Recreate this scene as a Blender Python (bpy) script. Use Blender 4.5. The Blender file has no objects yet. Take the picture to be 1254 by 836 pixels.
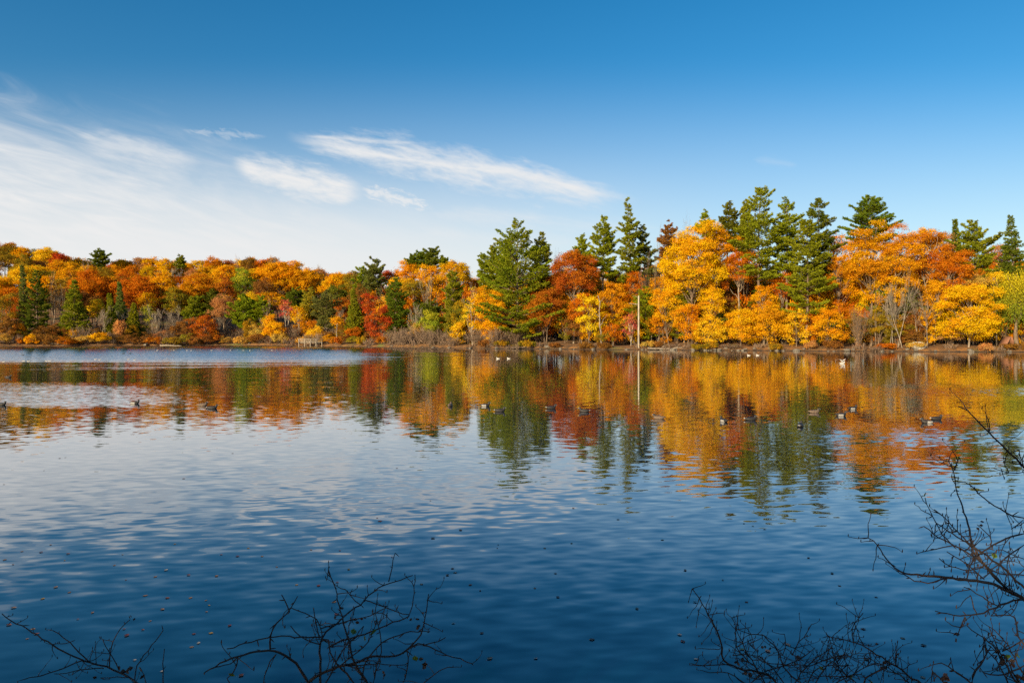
import bpy, math, random
import numpy as np

# ------------------------------------------------------------------ basics
F = 836.0            # focal length in photo pixels (photo 1254 wide, 24 mm lens)
HZ = 408.0           # horizon row
EYE = 3.2
scene = bpy.context.scene
col = bpy.data.collections.new("place"); scene.collection.children.link(col)
PI = math.pi

def wx(px, Y): return (px - 627.0) / F * Y
def wz(py, Y): return EYE + (HZ - py) / F * Y

# ------------------------------------------------------------------ node helper
class G:
    """small expression helper on a node tree"""
    def __init__(s, nt): s.nt = nt
    def node(s, t, **kw):
        n = s.nt.nodes.new(t)
        for k, v in kw.items(): setattr(n, k, v)
        return n
    def put(s, sock, v):
        if isinstance(v, bpy.types.NodeSocket): s.nt.links.new(v, sock)
        elif v is not None: sock.default_value = v
    def m(s, op, a, b=None, c=None, clamp=False):
        n = s.node("ShaderNodeMath", operation=op, use_clamp=clamp)
        s.put(n.inputs[0], a)
        if b is not None: s.put(n.inputs[1], b)
        if c is not None: s.put(n.inputs[2], c)
        return n.outputs[0]
    def vm(s, op, a, b=None, scale=None):
        n = s.node("ShaderNodeVectorMath", operation=op)
        s.put(n.inputs[0], a)
        if b is not None: s.put(n.inputs[1], b)
        if scale is not None: s.put(n.inputs["Scale"], scale)
        return n.outputs[0] if op not in ("DOT_PRODUCT", "LENGTH") else n.outputs[1]
    def sep(s, v):
        n = s.node("ShaderNodeSeparateXYZ"); s.put(n.inputs[0], v); return n.outputs
    def comb(s, x, y, z):
        n = s.node("ShaderNodeCombineXYZ")
        s.put(n.inputs[0], x); s.put(n.inputs[1], y); s.put(n.inputs[2], z); return n.outputs[0]
    def noise(s, vec, scale=1.0, detail=3.0, rough=0.5, dist=0.0, out=0):
        n = s.node("ShaderNodeTexNoise"); n.inputs["Scale"].default_value = scale
        n.inputs["Detail"].default_value = detail; n.inputs["Roughness"].default_value = rough
        n.inputs["Distortion"].default_value = dist
        s.put(n.inputs["Vector"], vec); return n.outputs[out]
    def ss(s, v, a, b):       # smoothstep a..b -> 0..1 (also with a > b)
        n = s.node("ShaderNodeMapRange", interpolation_type="SMOOTHSTEP")
        if a <= b: lo, hi, x, y = a, b, 0.0, 1.0
        else: lo, hi, x, y = b, a, 1.0, 0.0
        s.put(n.inputs[0], v); n.inputs[1].default_value = lo; n.inputs[2].default_value = hi
        n.inputs[3].default_value = x; n.inputs[4].default_value = y
        return n.outputs[0]
    def mix(s, f, a, b, blend="MIX"):
        n = s.node("ShaderNodeMix", data_type="RGBA", blend_type=blend)
        s.put(n.inputs[0], f)
        s.put(n.inputs[6], a if isinstance(a, bpy.types.NodeSocket) else (*a, 1.0))
        s.put(n.inputs[7], b if isinstance(b, bpy.types.NodeSocket) else (*b, 1.0))
        return n.outputs[2]

def new_mat(name):
    m = bpy.data.materials.new(name); m.use_nodes = True
    m.node_tree.nodes.clear()
    g = G(m.node_tree)
    out = g.node("ShaderNodeOutputMaterial")
    return m, g, out

# ------------------------------------------------------------------ materials
def mat_foliage(name, transl=0.3, var=0.35):
    m, g, out = new_mat(name)
    oi = g.node("ShaderNodeObjectInfo")
    t = g.node("ShaderNodeAttribute", attribute_name="tint").outputs["Fac"]
    c2 = g.node("ShaderNodeAttribute", attribute_type="OBJECT", attribute_name="second_colour").outputs["Color"]
    geo = g.node("ShaderNodeNewGeometry")
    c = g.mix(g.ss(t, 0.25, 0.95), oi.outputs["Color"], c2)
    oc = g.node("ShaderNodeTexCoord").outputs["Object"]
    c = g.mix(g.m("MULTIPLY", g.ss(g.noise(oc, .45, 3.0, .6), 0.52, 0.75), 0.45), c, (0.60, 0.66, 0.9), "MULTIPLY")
    ri = geo.outputs["Random Per Island"]
    val = g.m("ADD", g.m("MULTIPLY", ri, var), 1.0 - var * 0.5)
    hsv = g.node("ShaderNodeHueSaturation")
    g.put(hsv.inputs["Color"], c); g.put(hsv.inputs["Value"], val)
    g.put(hsv.inputs["Hue"], g.m("ADD", g.m("MULTIPLY", ri, 0.024), 0.488))
    d = g.node("ShaderNodeBsdfDiffuse"); g.put(d.inputs["Color"], hsv.outputs[0])
    tr = g.node("ShaderNodeBsdfTranslucent"); g.put(tr.inputs["Color"], hsv.outputs[0])
    mx = g.node("ShaderNodeMixShader"); mx.inputs[0].default_value = transl
    g.put(mx.inputs[1], d.outputs[0]); g.put(mx.inputs[2], tr.outputs[0])
    g.put(out.inputs[0], mx.outputs[0]); return m

def mat_rough(name, c1, c2, scale=4.0, stretch=(1, 1, 1), rough=0.85, bump=0.3, detail=5.0, c3=None):
    m, g, out = new_mat(name)
    tc = g.node("ShaderNodeTexCoord").outputs["Object"]
    v = g.vm("MULTIPLY", tc, stretch)
    n = g.noise(v, scale, detail, 0.6)
    c = g.mix(g.ss(n, 0.35, 0.65), c1, c2)
    if c3:
        c = g.mix(g.ss(g.noise(v, scale * 0.35, 3.0, 0.5), 0.5, 0.68), c, c3)
    p = g.node("ShaderNodeBsdfPrincipled"); g.put(p.inputs["Base Color"], c)
    p.inputs["Roughness"].default_value = rough
    b = g.node("ShaderNodeBump"); b.inputs["Strength"].default_value = bump; b.inputs["Distance"].default_value = 0.05
    g.put(b.inputs["Height"], n); g.put(p.inputs["Normal"], b.outputs[0])
    g.put(out.inputs[0], p.outputs[0]); return m

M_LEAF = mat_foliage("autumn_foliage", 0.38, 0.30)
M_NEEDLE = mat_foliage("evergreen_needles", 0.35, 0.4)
M_BARK = mat_rough("bark_brown", (0.09, 0.06, 0.04), (0.2, 0.145, 0.1), 3.0, (1, 1, .25))
M_BARK_GREY = mat_rough("bark_grey", (0.13, 0.10, 0.075), (0.30, 0.24, 0.18), 3.0, (1, 1, .25))
M_BARK_WHITE = mat_rough("bark_white", (0.22, 0.185, 0.145), (0.42, 0.37, 0.30), 4.0, (1, 1, 1.5), c3=(0.12, 0.1, 0.08))
M_BARK_PALE = mat_rough("bark_pale_grey", (0.17, 0.14, 0.105), (0.33, 0.28, 0.22), 3.0, (1, 1, .25))
M_TWIG = mat_rough("twig_tan", (0.13, 0.085, 0.055), (0.28, 0.19, 0.13), 2.0)
M_TWIG_DARK = mat_rough("shade_dark_bark", (0.02, 0.012, 0.012), (0.045, 0.03, 0.028), 60.0)  # near-black bark colour stands in for shade on the near shrubs
M_STONE = mat_rough("shore_stone", (0.08, 0.07, 0.055), (0.22, 0.19, 0.155), 2.5, bump=0.6)
M_STONE_PALE = mat_rough("pale_stone", (0.4, 0.38, 0.34), (0.62, 0.6, 0.55), 1.5, bump=0.4, c3=(0.25, 0.23, 0.2))
M_WOOD = mat_rough("weathered_wood", (0.2, 0.16, 0.12), (0.4, 0.34, 0.27), 3.0, (1, 6, 6))
M_REDWOOD = mat_rough("reddish_boards", (0.16, 0.07, 0.04), (0.28, 0.13, 0.08), 3.0, (1, 1, 5))
M_BLACK = mat_rough("dark_plumage", (0.012, 0.011, 0.012), (0.03, 0.026, 0.024), 30.0, rough=0.6)
M_WHITE = mat_rough("white_plumage", (0.42, 0.40, 0.37), (0.6, 0.58, 0.55), 20.0, rough=0.7)
M_FLANK = mat_rough("grey_flank_plumage", (0.22, 0.21, 0.2), (0.36, 0.345, 0.33), 25.0, rough=0.7)
M_BROWN = mat_rough("brown_plumage", (0.08, 0.055, 0.04), (0.18, 0.125, 0.085), 25.0, rough=0.7)
M_BILL = mat_rough("grey_bill", (0.1, 0.12, 0.14), (0.2, 0.22, 0.25), 20.0, rough=0.4)

# ------------------------------------------------------------------ mesh building
def mesh_np(name, V, quads=None, tris=None, tint=None, smooth=False, mats=(), mi=None):
    me = bpy.data.meshes.new(name)
    V = np.ascontiguousarray(V, dtype=np.float32)
    nq = 0 if quads is None else len(quads); nt_ = 0 if tris is None else len(tris)
    me.vertices.add(len(V)); me.vertices.foreach_set("co", V.ravel())
    loops = []
    if nq: loops.append(np.asarray(quads, dtype=np.int32).ravel())
    if nt_: loops.append(np.asarray(tris, dtype=np.int32).ravel())
    L = np.concatenate(loops)
    me.loops.add(len(L)); me.loops.foreach_set("vertex_index", L)
    starts = np.concatenate([np.arange(nq) * 4, nq * 4 + np.arange(nt_) * 3]).astype(np.int32)
    me.polygons.add(nq + nt_); me.polygons.foreach_set("loop_start", starts)
    if smooth: me.polygons.foreach_set("use_smooth", np.ones(nq + nt_, dtype=bool))
    for m in mats: me.materials.append(m)
    if mi is not None: me.polygons.foreach_set("material_index", np.asarray(mi, dtype=np.int32))
    if tint is not None:
        a = me.attributes.new("tint", "FLOAT", "FACE"); a.data.foreach_set("value", np.asarray(tint, dtype=np.float32))
    me.update(calc_edges=True)
    return me

def link(name, me, parent=None, loc=None, rot=None):
    o = bpy.data.objects.new(name, me); col.objects.link(o)
    if parent is not None: o.parent = parent
    if loc is not None: o.location = loc
    if rot is not None: o.rotation_euler = rot
    return o

def empty(name, loc, label=None, cat=None, group=None, rz=0.0):
    o = bpy.data.objects.new(name, None); col.objects.link(o)
    o.location = loc; o.rotation_euler = (0, 0, rz); o.empty_display_size = 0.3
    tag(o, label, cat, group); return o

def tag(o, label=None, cat=None, group=None, kind=None):
    if label: o["label"] = label
    if cat: o["category"] = cat
    if group: o["group"] = group
    if kind: o["kind"] = kind
    return o

def unit(v):
    return v / np.maximum(np.linalg.norm(v, axis=-1, keepdims=True), 1e-9)

class Tubes:
    def __init__(s, sides=5): s.V = []; s.Q = []; s.n = 0; s.sides = sides
    def add(s, P, R, sides=None):
        k = sides or s.sides
        P = np.asarray(P, dtype=float); n = len(P)
        R = np.asarray(R, dtype=float) if np.ndim(R) else np.full(n, float(R))
        T = np.gradient(P, axis=0); T = unit(T)
        ref = np.array([0.0, 0.0, 1.0]) if abs(T[:, 2]).mean() < 0.8 else np.array([1.0, 0.0, 0.0])
        A = unit(np.cross(T, ref)); B = np.cross(T, A)
        th = np.arange(k) * 2 * PI / k
        ring = A[:, None, :] * np.cos(th)[None, :, None] + B[:, None, :] * np.sin(th)[None, :, None]
        V = P[:, None, :] + ring * R[:, None, None]
        V = V.reshape(-1, 3)
        i = np.arange(n - 1)[:, None] * k; j = np.arange(k)[None, :]; j2 = (j + 1) % k
        Q = np.stack([i + j, i + j2, i + k + j2, i + k + j], axis=-1).reshape(-1, 4)
        s.V.append(V); s.Q.append(Q + s.n); s.n += len(V)
    def mesh(s, name, mat):
        return mesh_np(name, np.concatenate(s.V), np.concatenate(s.Q), smooth=True, mats=(mat,))

def leaf_mesh(name, C, N, size, aspect, tint, mat, rng, along=None):
    n = len(C)
    if along is None:
        r = rng.normal(size=(n, 3)); T = unit(np.cross(N, r))
    else:
        T = unit(along)
    B = unit(np.cross(N, T))
    s = (size * 0.5)[:, None]
    a = T * s; b = B * s * aspect
    k = N * s * 0.18
    V = np.stack([C + a + k, C + b - k, C - a + k, C - b - k], axis=1).reshape(-1, 3)
    Q = np.arange(n * 4).reshape(-1, 4)
    return mesh_np(name, V, Q, tint=tint, mats=(mat,))

# ------------------------------------------------------------------ terrain
SHX = np.array([-420, -200, -121, -98, -70, -55, -40, -20, -1, 21, 38, 52, 66, 87, 140, 420], float)
SHY = np.array([150, 158, 163, 170, 177, 172, 160, 150, 141, 134, 128, 123.5, 120, 116, 110, 100], float)
def shore(X):
    X = np.asarray(X, float)
    return np.interp(X, SHX, SHY) + 0.7 * np.sin(X * 0.31) + 0.4 * np.sin(X * 0.83 + 1.0)
DD = np.array([-40, -6, 0, 1.2, 3, 20, 40, 80, 110, 140, 175, 300, 2500], float)
HL = np.array([-2.5, -1.0, -0.05, 0.55, 0.8, 1.7, 4.5, 11.5, 17.5, 23.5, 25, 14, 10], float)
HR = np.array([-2.5, -1.0, -0.05, 0.45, 0.7, 1.8, 3.4, 5.0, 6, 7, 8, 8, 8], float)
def ground(X, Y):
    X = np.asarray(X, float); Y = np.asarray(Y, float)
    d = Y - shore(X)
    az = X / np.maximum(Y, 30.0)
    w = np.clip((az + 0.02) / -0.16, 0, 1); w = w * w * (3 - 2 * w)
    far = np.interp(d, DD, HL) * w + np.interp(d, DD, HR) * (1 - w)
    wob = 0.25 * np.sin(X * 0.21 + Y * 0.13) + 0.15 * np.sin(X * 0.57 - Y * 0.41)
    far = far + wob * np.clip((d - 1) / 8, 0, 1)
    near = np.interp(Y + 0.25 * np.sin(X * 0.7), [-60, -8, 0.6, 1.2, 3.9, 7, 20], [2.6, 2.0, 1.55, 1.35, -0.05, -0.9, -2.4])
    return np.where(Y < 30, near, far)

def build_ground():
    xs = np.unique(np.concatenate([np.linspace(-3500, -260, 14), np.linspace(-260, 220, 241), np.linspace(220, 3500, 14)]))
    ys = np.unique(np.concatenate([np.linspace(-400, -14, 8), np.linspace(-14, 8, 34), np.linspace(8, 96, 8), np.linspace(96, 200, 180), np.linspace(200, 420, 60), np.linspace(420, 4000, 14)]))
    X, Y = np.meshgrid(xs, ys)
    Z = ground(X, Y)
    V = np.stack([X, Y, Z], -1).reshape(-1, 3)
    nx, ny = len(xs), len(ys)
    i = np.arange(ny - 1)[:, None] * nx; j = np.arange(nx - 1)[None, :]
    Q = np.stack([i + j, i + j + 1, i + nx + j + 1, i + nx + j], -1).reshape(-1, 4)
    m, g, out = new_mat("leaf_littered_ground")
    pos = g.node("ShaderNodeNewGeometry").outputs["Position"]
    n1 = g.noise(pos, 0.9, 6.0, 0.65); n2 = g.noise(pos, 0.12, 4.0, 0.55); n3 = g.noise(pos, 5.0, 3.0, 0.7)
    c = g.mix(g.ss(n1, 0.4, 0.62), (0.06, 0.038, 0.022), (0.27, 0.125, 0.035))
    c = g.mix(g.ss(n3, 0.52, 0.66), c, (0.42, 0.2, 0.05))
    c = g.mix(g.ss(n2, 0.56, 0.7), c, (0.16, 0.17, 0.035))
    z = g.sep(pos)[2]
    c = g.mix(g.ss(z, 0.16, 0.03), c, (0.035, 0.026, 0.02))
    p = g.node("ShaderNodeBsdfPrincipled"); g.put(p.inputs["Base Color"], c); p.inputs["Roughness"].default_value = 0.95
    b = g.node("ShaderNodeBump"); b.inputs["Strength"].default_value = 0.6; b.inputs["Distance"].default_value = 0.15
    g.put(b.inputs["Height"], n1); g.put(p.inputs["Normal"], b.outputs[0]); g.put(out.inputs[0], p.outputs[0])
    o = link("ground", mesh_np("ground", V, Q, smooth=True, mats=(m,)))
    tag(o, "wooded ground strewn with fallen leaves around the lake", None, None, "structure")
build_ground()

# ------------------------------------------------------------------ water
def build_water():
    V = np.array([[-420, -3, 0], [420, -3, 0], [420, 185, 0], [-420, 185, 0]], float)
    m, g, out = new_mat("lake_water")
    pos = g.node("ShaderNodeNewGeometry").outputs["Position"]
    x, y, _ = g.sep(pos)
    az = g.m("DIVIDE", x, g.m("MAXIMUM", y, 2.0))
    # wind patches: where the breeze ruffles the lake
    wob = g.m("MULTIPLY", g.m("SUBTRACT", g.noise(g.comb(g.m("MULTIPLY", x, 0.02), g.m("MULTIPLY", y, 0.09), 3.0), 1.0, 3.0, 0.55), 0.5), 1.0)
    dist = g.m("ADD", y, g.m("MULTIPLY", wob, 26.0))
    leftw = g.ss(g.m("ADD", az, g.m("MULTIPLY", wob, 0.25)), -0.02, -0.30)
    far_l = g.m("MULTIPLY", g.ss(g.m('ADD', dist, g.m('MULTIPLY', g.m('SUBTRACT', g.noise(g.comb(g.m('MULTIPLY', x, .05), g.m('MULTIPLY', y, .6), 8.0), 1.0, 4.0, .6), .5), 50.0)), 50.0, 98.0), leftw)
    mid_l = g.m("MULTIPLY", g.m("MULTIPLY", g.ss(dist, 28.0, 36.0), g.ss(dist, 50.0, 38.0)), g.m("MULTIPLY", g.ss(az, -0.40, -0.66), 0.75))
    gen_l = g.m("MULTIPLY", g.m('MULTIPLY', leftw, g.ss(y, 22.0, 36.0)), g.m('ADD', .04, g.m('MULTIPLY', g.ss(g.noise(g.comb(g.m('MULTIPLY', x, .06), g.m('MULTIPLY', y, .5), 2.0), 1.0, 4.0, .6), .42, .68), .20)))
    dr = g.m("ADD", y, g.m("MULTIPLY", wob, 7.0))
    band_r = g.m("MULTIPLY", g.m("MULTIPLY", g.ss(dr, 30.0, 37.0), g.ss(dr, 44.0, 37.5)), g.m('MULTIPLY', g.ss(az, 0.38, 0.70), .6))
    band_r2 = g.m("MULTIPLY", g.m("MULTIPLY", g.ss(dr, 18.0, 21.0), g.ss(dr, 26.0, 21.5)), g.m("MULTIPLY", g.ss(az, 0.30, 0.5), 0.45))
    rnd = g.m("MULTIPLY", g.ss(g.noise(g.comb(g.m("MULTIPLY", x, 0.03), g.m("MULTIPLY", y, 0.12), 0.0), 1.0, 4.0, 0.6), 0.58, 0.75), 0.06)
    ruff = g.m("MAXIMUM", g.m("MAXIMUM", far_l, mid_l), g.m("MAXIMUM", g.m("MAXIMUM", band_r, band_r2), g.m("MAXIMUM", gen_l, rnd)))
    # ripples: vector noise read straight as surface slope
    def slope(sx, sy, rot, scale, detail, seed):
        c, s_ = math.cos(rot), math.sin(rot)
        u = g.m("ADD", g.m("MULTIPLY", x, c * sx), g.m("MULTIPLY", y, s_ * sx))
        v = g.m("ADD", g.m("MULTIPLY", x, -s_ * sy), g.m("MULTIPLY", y, c * sy))
        n = g.noise(g.comb(u, v, seed), scale, detail, 0.5, 0.0, 1)
        return g.vm("SUBTRACT", n, (0.5, 0.5, 0.5))
    s1 = slope(0.45, 1.3, 0.12, 1.0, 1.0, 1.7)       # long low swell
    s2 = slope(2.3, 5.4, -0.10, 1.0, 1.0, 7.3)      # ripples
    s4 = slope(2.4, 7.6, 0.22, 1.0, 0.5, 2.9)        # second ripple train
    s3 = slope(3.0, 8.0, 0.2, 1.0, 1.5, 4.1)         # wind ruffle
    near = g.ss(y, 26.0, 8.0)
    wsum = g.vm("ADD", g.vm("SCALE", s1, scale=g.m("ADD", 0.003, g.m("MULTIPLY", near, 0.012))), g.vm("SCALE", s2, scale=g.m("ADD", 0.036, g.m("MULTIPLY", near, 0.050))))
    wsum = g.vm("ADD", wsum, g.vm("SCALE", s4, scale=g.m("ADD", 0.028, g.m("MULTIPLY", near, 0.045))))
    wsum = g.vm("ADD", wsum, g.vm("SCALE", s3, scale=g.m("MULTIPLY", ruff, 0.34)))
    wx_, wy_, _ = g.sep(wsum)
    nrm = g.vm("NORMALIZE", g.comb(g.m("MULTIPLY", wx_, 0.35), g.m('SUBTRACT', wy_, g.m('ADD', g.m('MULTIPLY', far_l, .075), g.m('MULTIPLY', ruff, 0.05))), 1.0))
    inc = g.node("ShaderNodeNewGeometry").outputs["Incoming"]
    facing = g.m("SUBTRACT", 1.0, g.m("MAXIMUM", g.vm("DOT_PRODUCT", inc, nrm), 0.0), clamp=True)
    gloss_w = g.m("MULTIPLY", g.m("POWER", facing, 2.95), 1.0, clamp=True)     # steep fresnel of still water
    body = g.node("ShaderNodeBsdfDiffuse"); body.inputs["Color"].default_value = (0.0006, 0.015, 0.036, 1)
    gl = g.node("ShaderNodeBsdfGlossy"); gl.inputs["Roughness"].default_value = 0.02; gl.inputs["Color"].default_value = (1, 1, 1, 1)
    g.put(gl.inputs["Normal"], nrm)
    mx = g.node("ShaderNodeMixShader"); g.put(mx.inputs[0], gloss_w); g.put(mx.inputs[1], body.outputs[0]); g.put(mx.inputs[2], gl.outputs[0])
    g.put(out.inputs[0], mx.outputs[0])
    o = link("water", mesh_np("lake_water", V, [[0, 1, 2, 3]], mats=(m,)))
    tag(o, "calm blue lake mirroring the autumn trees", None, None, "structure")
build_water()

# ------------------------------------------------------------------ tree generators
COL = {  # main, second
 'gold':   ((0.84, 0.50, 0.010), (0.80, 0.36, 0.010)),
 'yellow': ((0.88, 0.60, 0.02), (0.84, 0.48, 0.012)),
 'pale':   ((0.58, 0.38, 0.085), (0.66, 0.38, 0.06)),
 'orange': ((0.80, 0.335, 0.008), (0.78, 0.43, 0.010)),
 'amber':  ((0.76, 0.385, 0.010), (0.66, 0.27, 0.010)),
 'burnt':  ((0.66, 0.225, 0.010), (0.56, 0.155, 0.010)),
 'rust':   ((0.46, 0.115, 0.014), (0.56, 0.20, 0.014)),
 'brown':  ((0.25, 0.11, 0.025), (0.34, 0.15, 0.03)),
 'red':    ((0.52, 0.07, 0.018), (0.56, 0.13, 0.015)),
 'salmon': ((0.56, 0.24, 0.075), (0.52, 0.28, 0.10)),
 'pink':   ((0.62, 0.12, 0.09), (0.62, 0.24, 0.06)),
 'olive':  ((0.26, 0.20, 0.02), (0.50, 0.27, 0.015)),
 'lime':   ((0.30, 0.33, 0.03), (0.50, 0.42, 0.03)),
 'willow': ((0.19, 0.25, 0.02), (0.58, 0.46, 0.02)),
 'green':  ((0.24, 0.275, 0.014), (0.31, 0.33, 0.02)),
 'deep':   ((0.14, 0.175, 0.016), (0.19, 0.22, 0.02)),
 'sage':   ((0.18, 0.20, 0.04), (0.23, 0.24, 0.05)),
}

def limb(tb, a, b, r0, r1, rng, n=4, sag=0.12, sides=None, wob=0.04):
    a = np.asarray(a, float); b = np.asarray(b, float)
    t = np.linspace(0, 1, n + 1)[:, None]
    L = np.linalg.norm(b - a)
    P = a + (b - a) * t
    P[1:-1] += rng.normal(size=(n - 1, 3)) * L * wob
    P[:, 2] += np.sin(t[:, 0] * PI) * L * sag
    tb.add(P, np.linspace(r0, r1, n + 1), sides)
    return P

def gen_broadleaf(rng, R, H, z0, leaf, mat, dens=1.0, trunk_mat=M_BARK, ntr=1, lean=0.0, layered=0.72, open_=0.0, bushy=False, low=False):
    """returns trunk mesh, crown mesh; local metres, root at z = 0"""
    top = z0 + H
    cz = z0 + H * 0.48
    nl = int(11 + R * R * 0.85 + H * 1.0)
    i = np.arange(nl) + 0.5
    phi = i * 2.399963 + rng.uniform(0, 6)
    zc = 1 - (1.92 if low else 1.62) * i / nl
    rr = np.sqrt(np.maximum(0, 1 - zc * zc))
    D = np.stack([rr * np.cos(phi), rr * np.sin(phi), zc], 1) + rng.normal(size=(nl, 3)) * 0.12
    k = rng.uniform(0.50, 0.86, nl)
    lr = min(R, H * 0.6) * rng.uniform(0.20, 0.38, nl)
    E = np.array([R * 0.98, R * 0.98, H * 0.5])
    L = np.array([0, 0, cz]) + D * E * k[:, None]
    L[:, :2] *= (1 - 0.25 * np.clip((cz - L[:, 2]) / (H * 0.5), 0, 1))[:, None] if not (bushy or low) else 1.0
    L[:, 0] += lean * (L[:, 2] / top)
    lt = rng.uniform(0, 1.0, nl)
    # clumps on the lobes
    rc0 = 0.64 * (leaf / 0.20) ** 0.7 * (0.75 if bushy else 1.0)
    ns = np.maximum(4, (dens * 1.35 * 4 * lr * lr / (rc0 * rc0) * 0.62).astype(int))
    if open_ > 0: ns = np.maximum(2, (ns * (1 - open_)).astype(int))
    li = np.repeat(np.arange(nl), ns); nc = len(li)
    out = unit(L[li] - np.array([0, 0, cz - H * 0.15]))
    d = unit(rng.normal(size=(nc, 3)) + out * 0.75 + np.array([0, 0, 0.35]))
    rc = rc0 * rng.uniform(0.6, 1.35, nc)
    C = L[li] + d * lr[li][:, None] * rng.uniform(0.6, 1.12, nc)[:, None] * np.array([1.08, 1.08, layered])
    ct = np.clip(lt[li] + rng.normal(size=nc) * 0.16, 0, 1)
    # leaves in clumps
    per = np.maximum(8, (45 * dens * (rc / rc0) ** 2 * rng.uniform(0.6, 1.4, nc)).astype(int))
    ci = np.repeat(np.arange(nc), per); n = len(ci)
    q = rng.normal(size=(n, 3)) * 0.54
    q[:, 2] = q[:, 2] * 0.62 + 0.10
    P = C[ci] + q * rc[ci][:, None]
    nr = unit(unit(rng.normal(size=(n, 3))) * 0.85 + unit(q) * 0.45 + d[ci] * 0.28 + np.array([0, 0, 0.25]))
    sz = leaf * rng.uniform(0.6, 1.35, n)
    crown = leaf_mesh("crown", P, nr, sz, rng.uniform(0.55, 0.95, n)[:, None], np.clip(ct[ci] + rng.normal(size=n) * 0.12, 0, 1), mat, rng)
    tb = Tubes(6)
    r0 = (0.03 + 0.011 * top) * (0.5 if bushy else 1.0)
    for t in range(ntr):
        off = np.array([0, 0, -0.3]) + (rng.normal(size=3) * np.array([0.35, 0.25, 0]) if ntr > 1 else 0)
        tp = np.array([lean * 0.75 + rng.normal() * R * 0.12, rng.normal() * R * 0.1, z0 + H * 0.62])
        if ntr > 1: tp[:2] += rng.normal(size=2) * R * 0.3
        trk = limb(tb, off, tp, r0 / math.sqrt(ntr), r0 * 0.3, rng, 6, 0.0, 7, 0.010)
        sel = np.arange(t, nl, ntr)
        for j in sel:
            tt = np.clip((L[j, 2] - H * 0.28) / tp[2], 0.28 if not bushy else 0.08, 0.93)
            kk = tt * 6; a_ = int(min(kk, 5)); f_ = kk - a_
            base = trk[a_] * (1 - f_) + trk[a_ + 1] * f_
            limb(tb, base, L[j] + d[0] * 0.1, r0 * 0.3, r0 * 0.07 + 0.008, rng, 4, 0.03, 4)
    return tb.mesh("trunk", trunk_mat), crown

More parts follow.
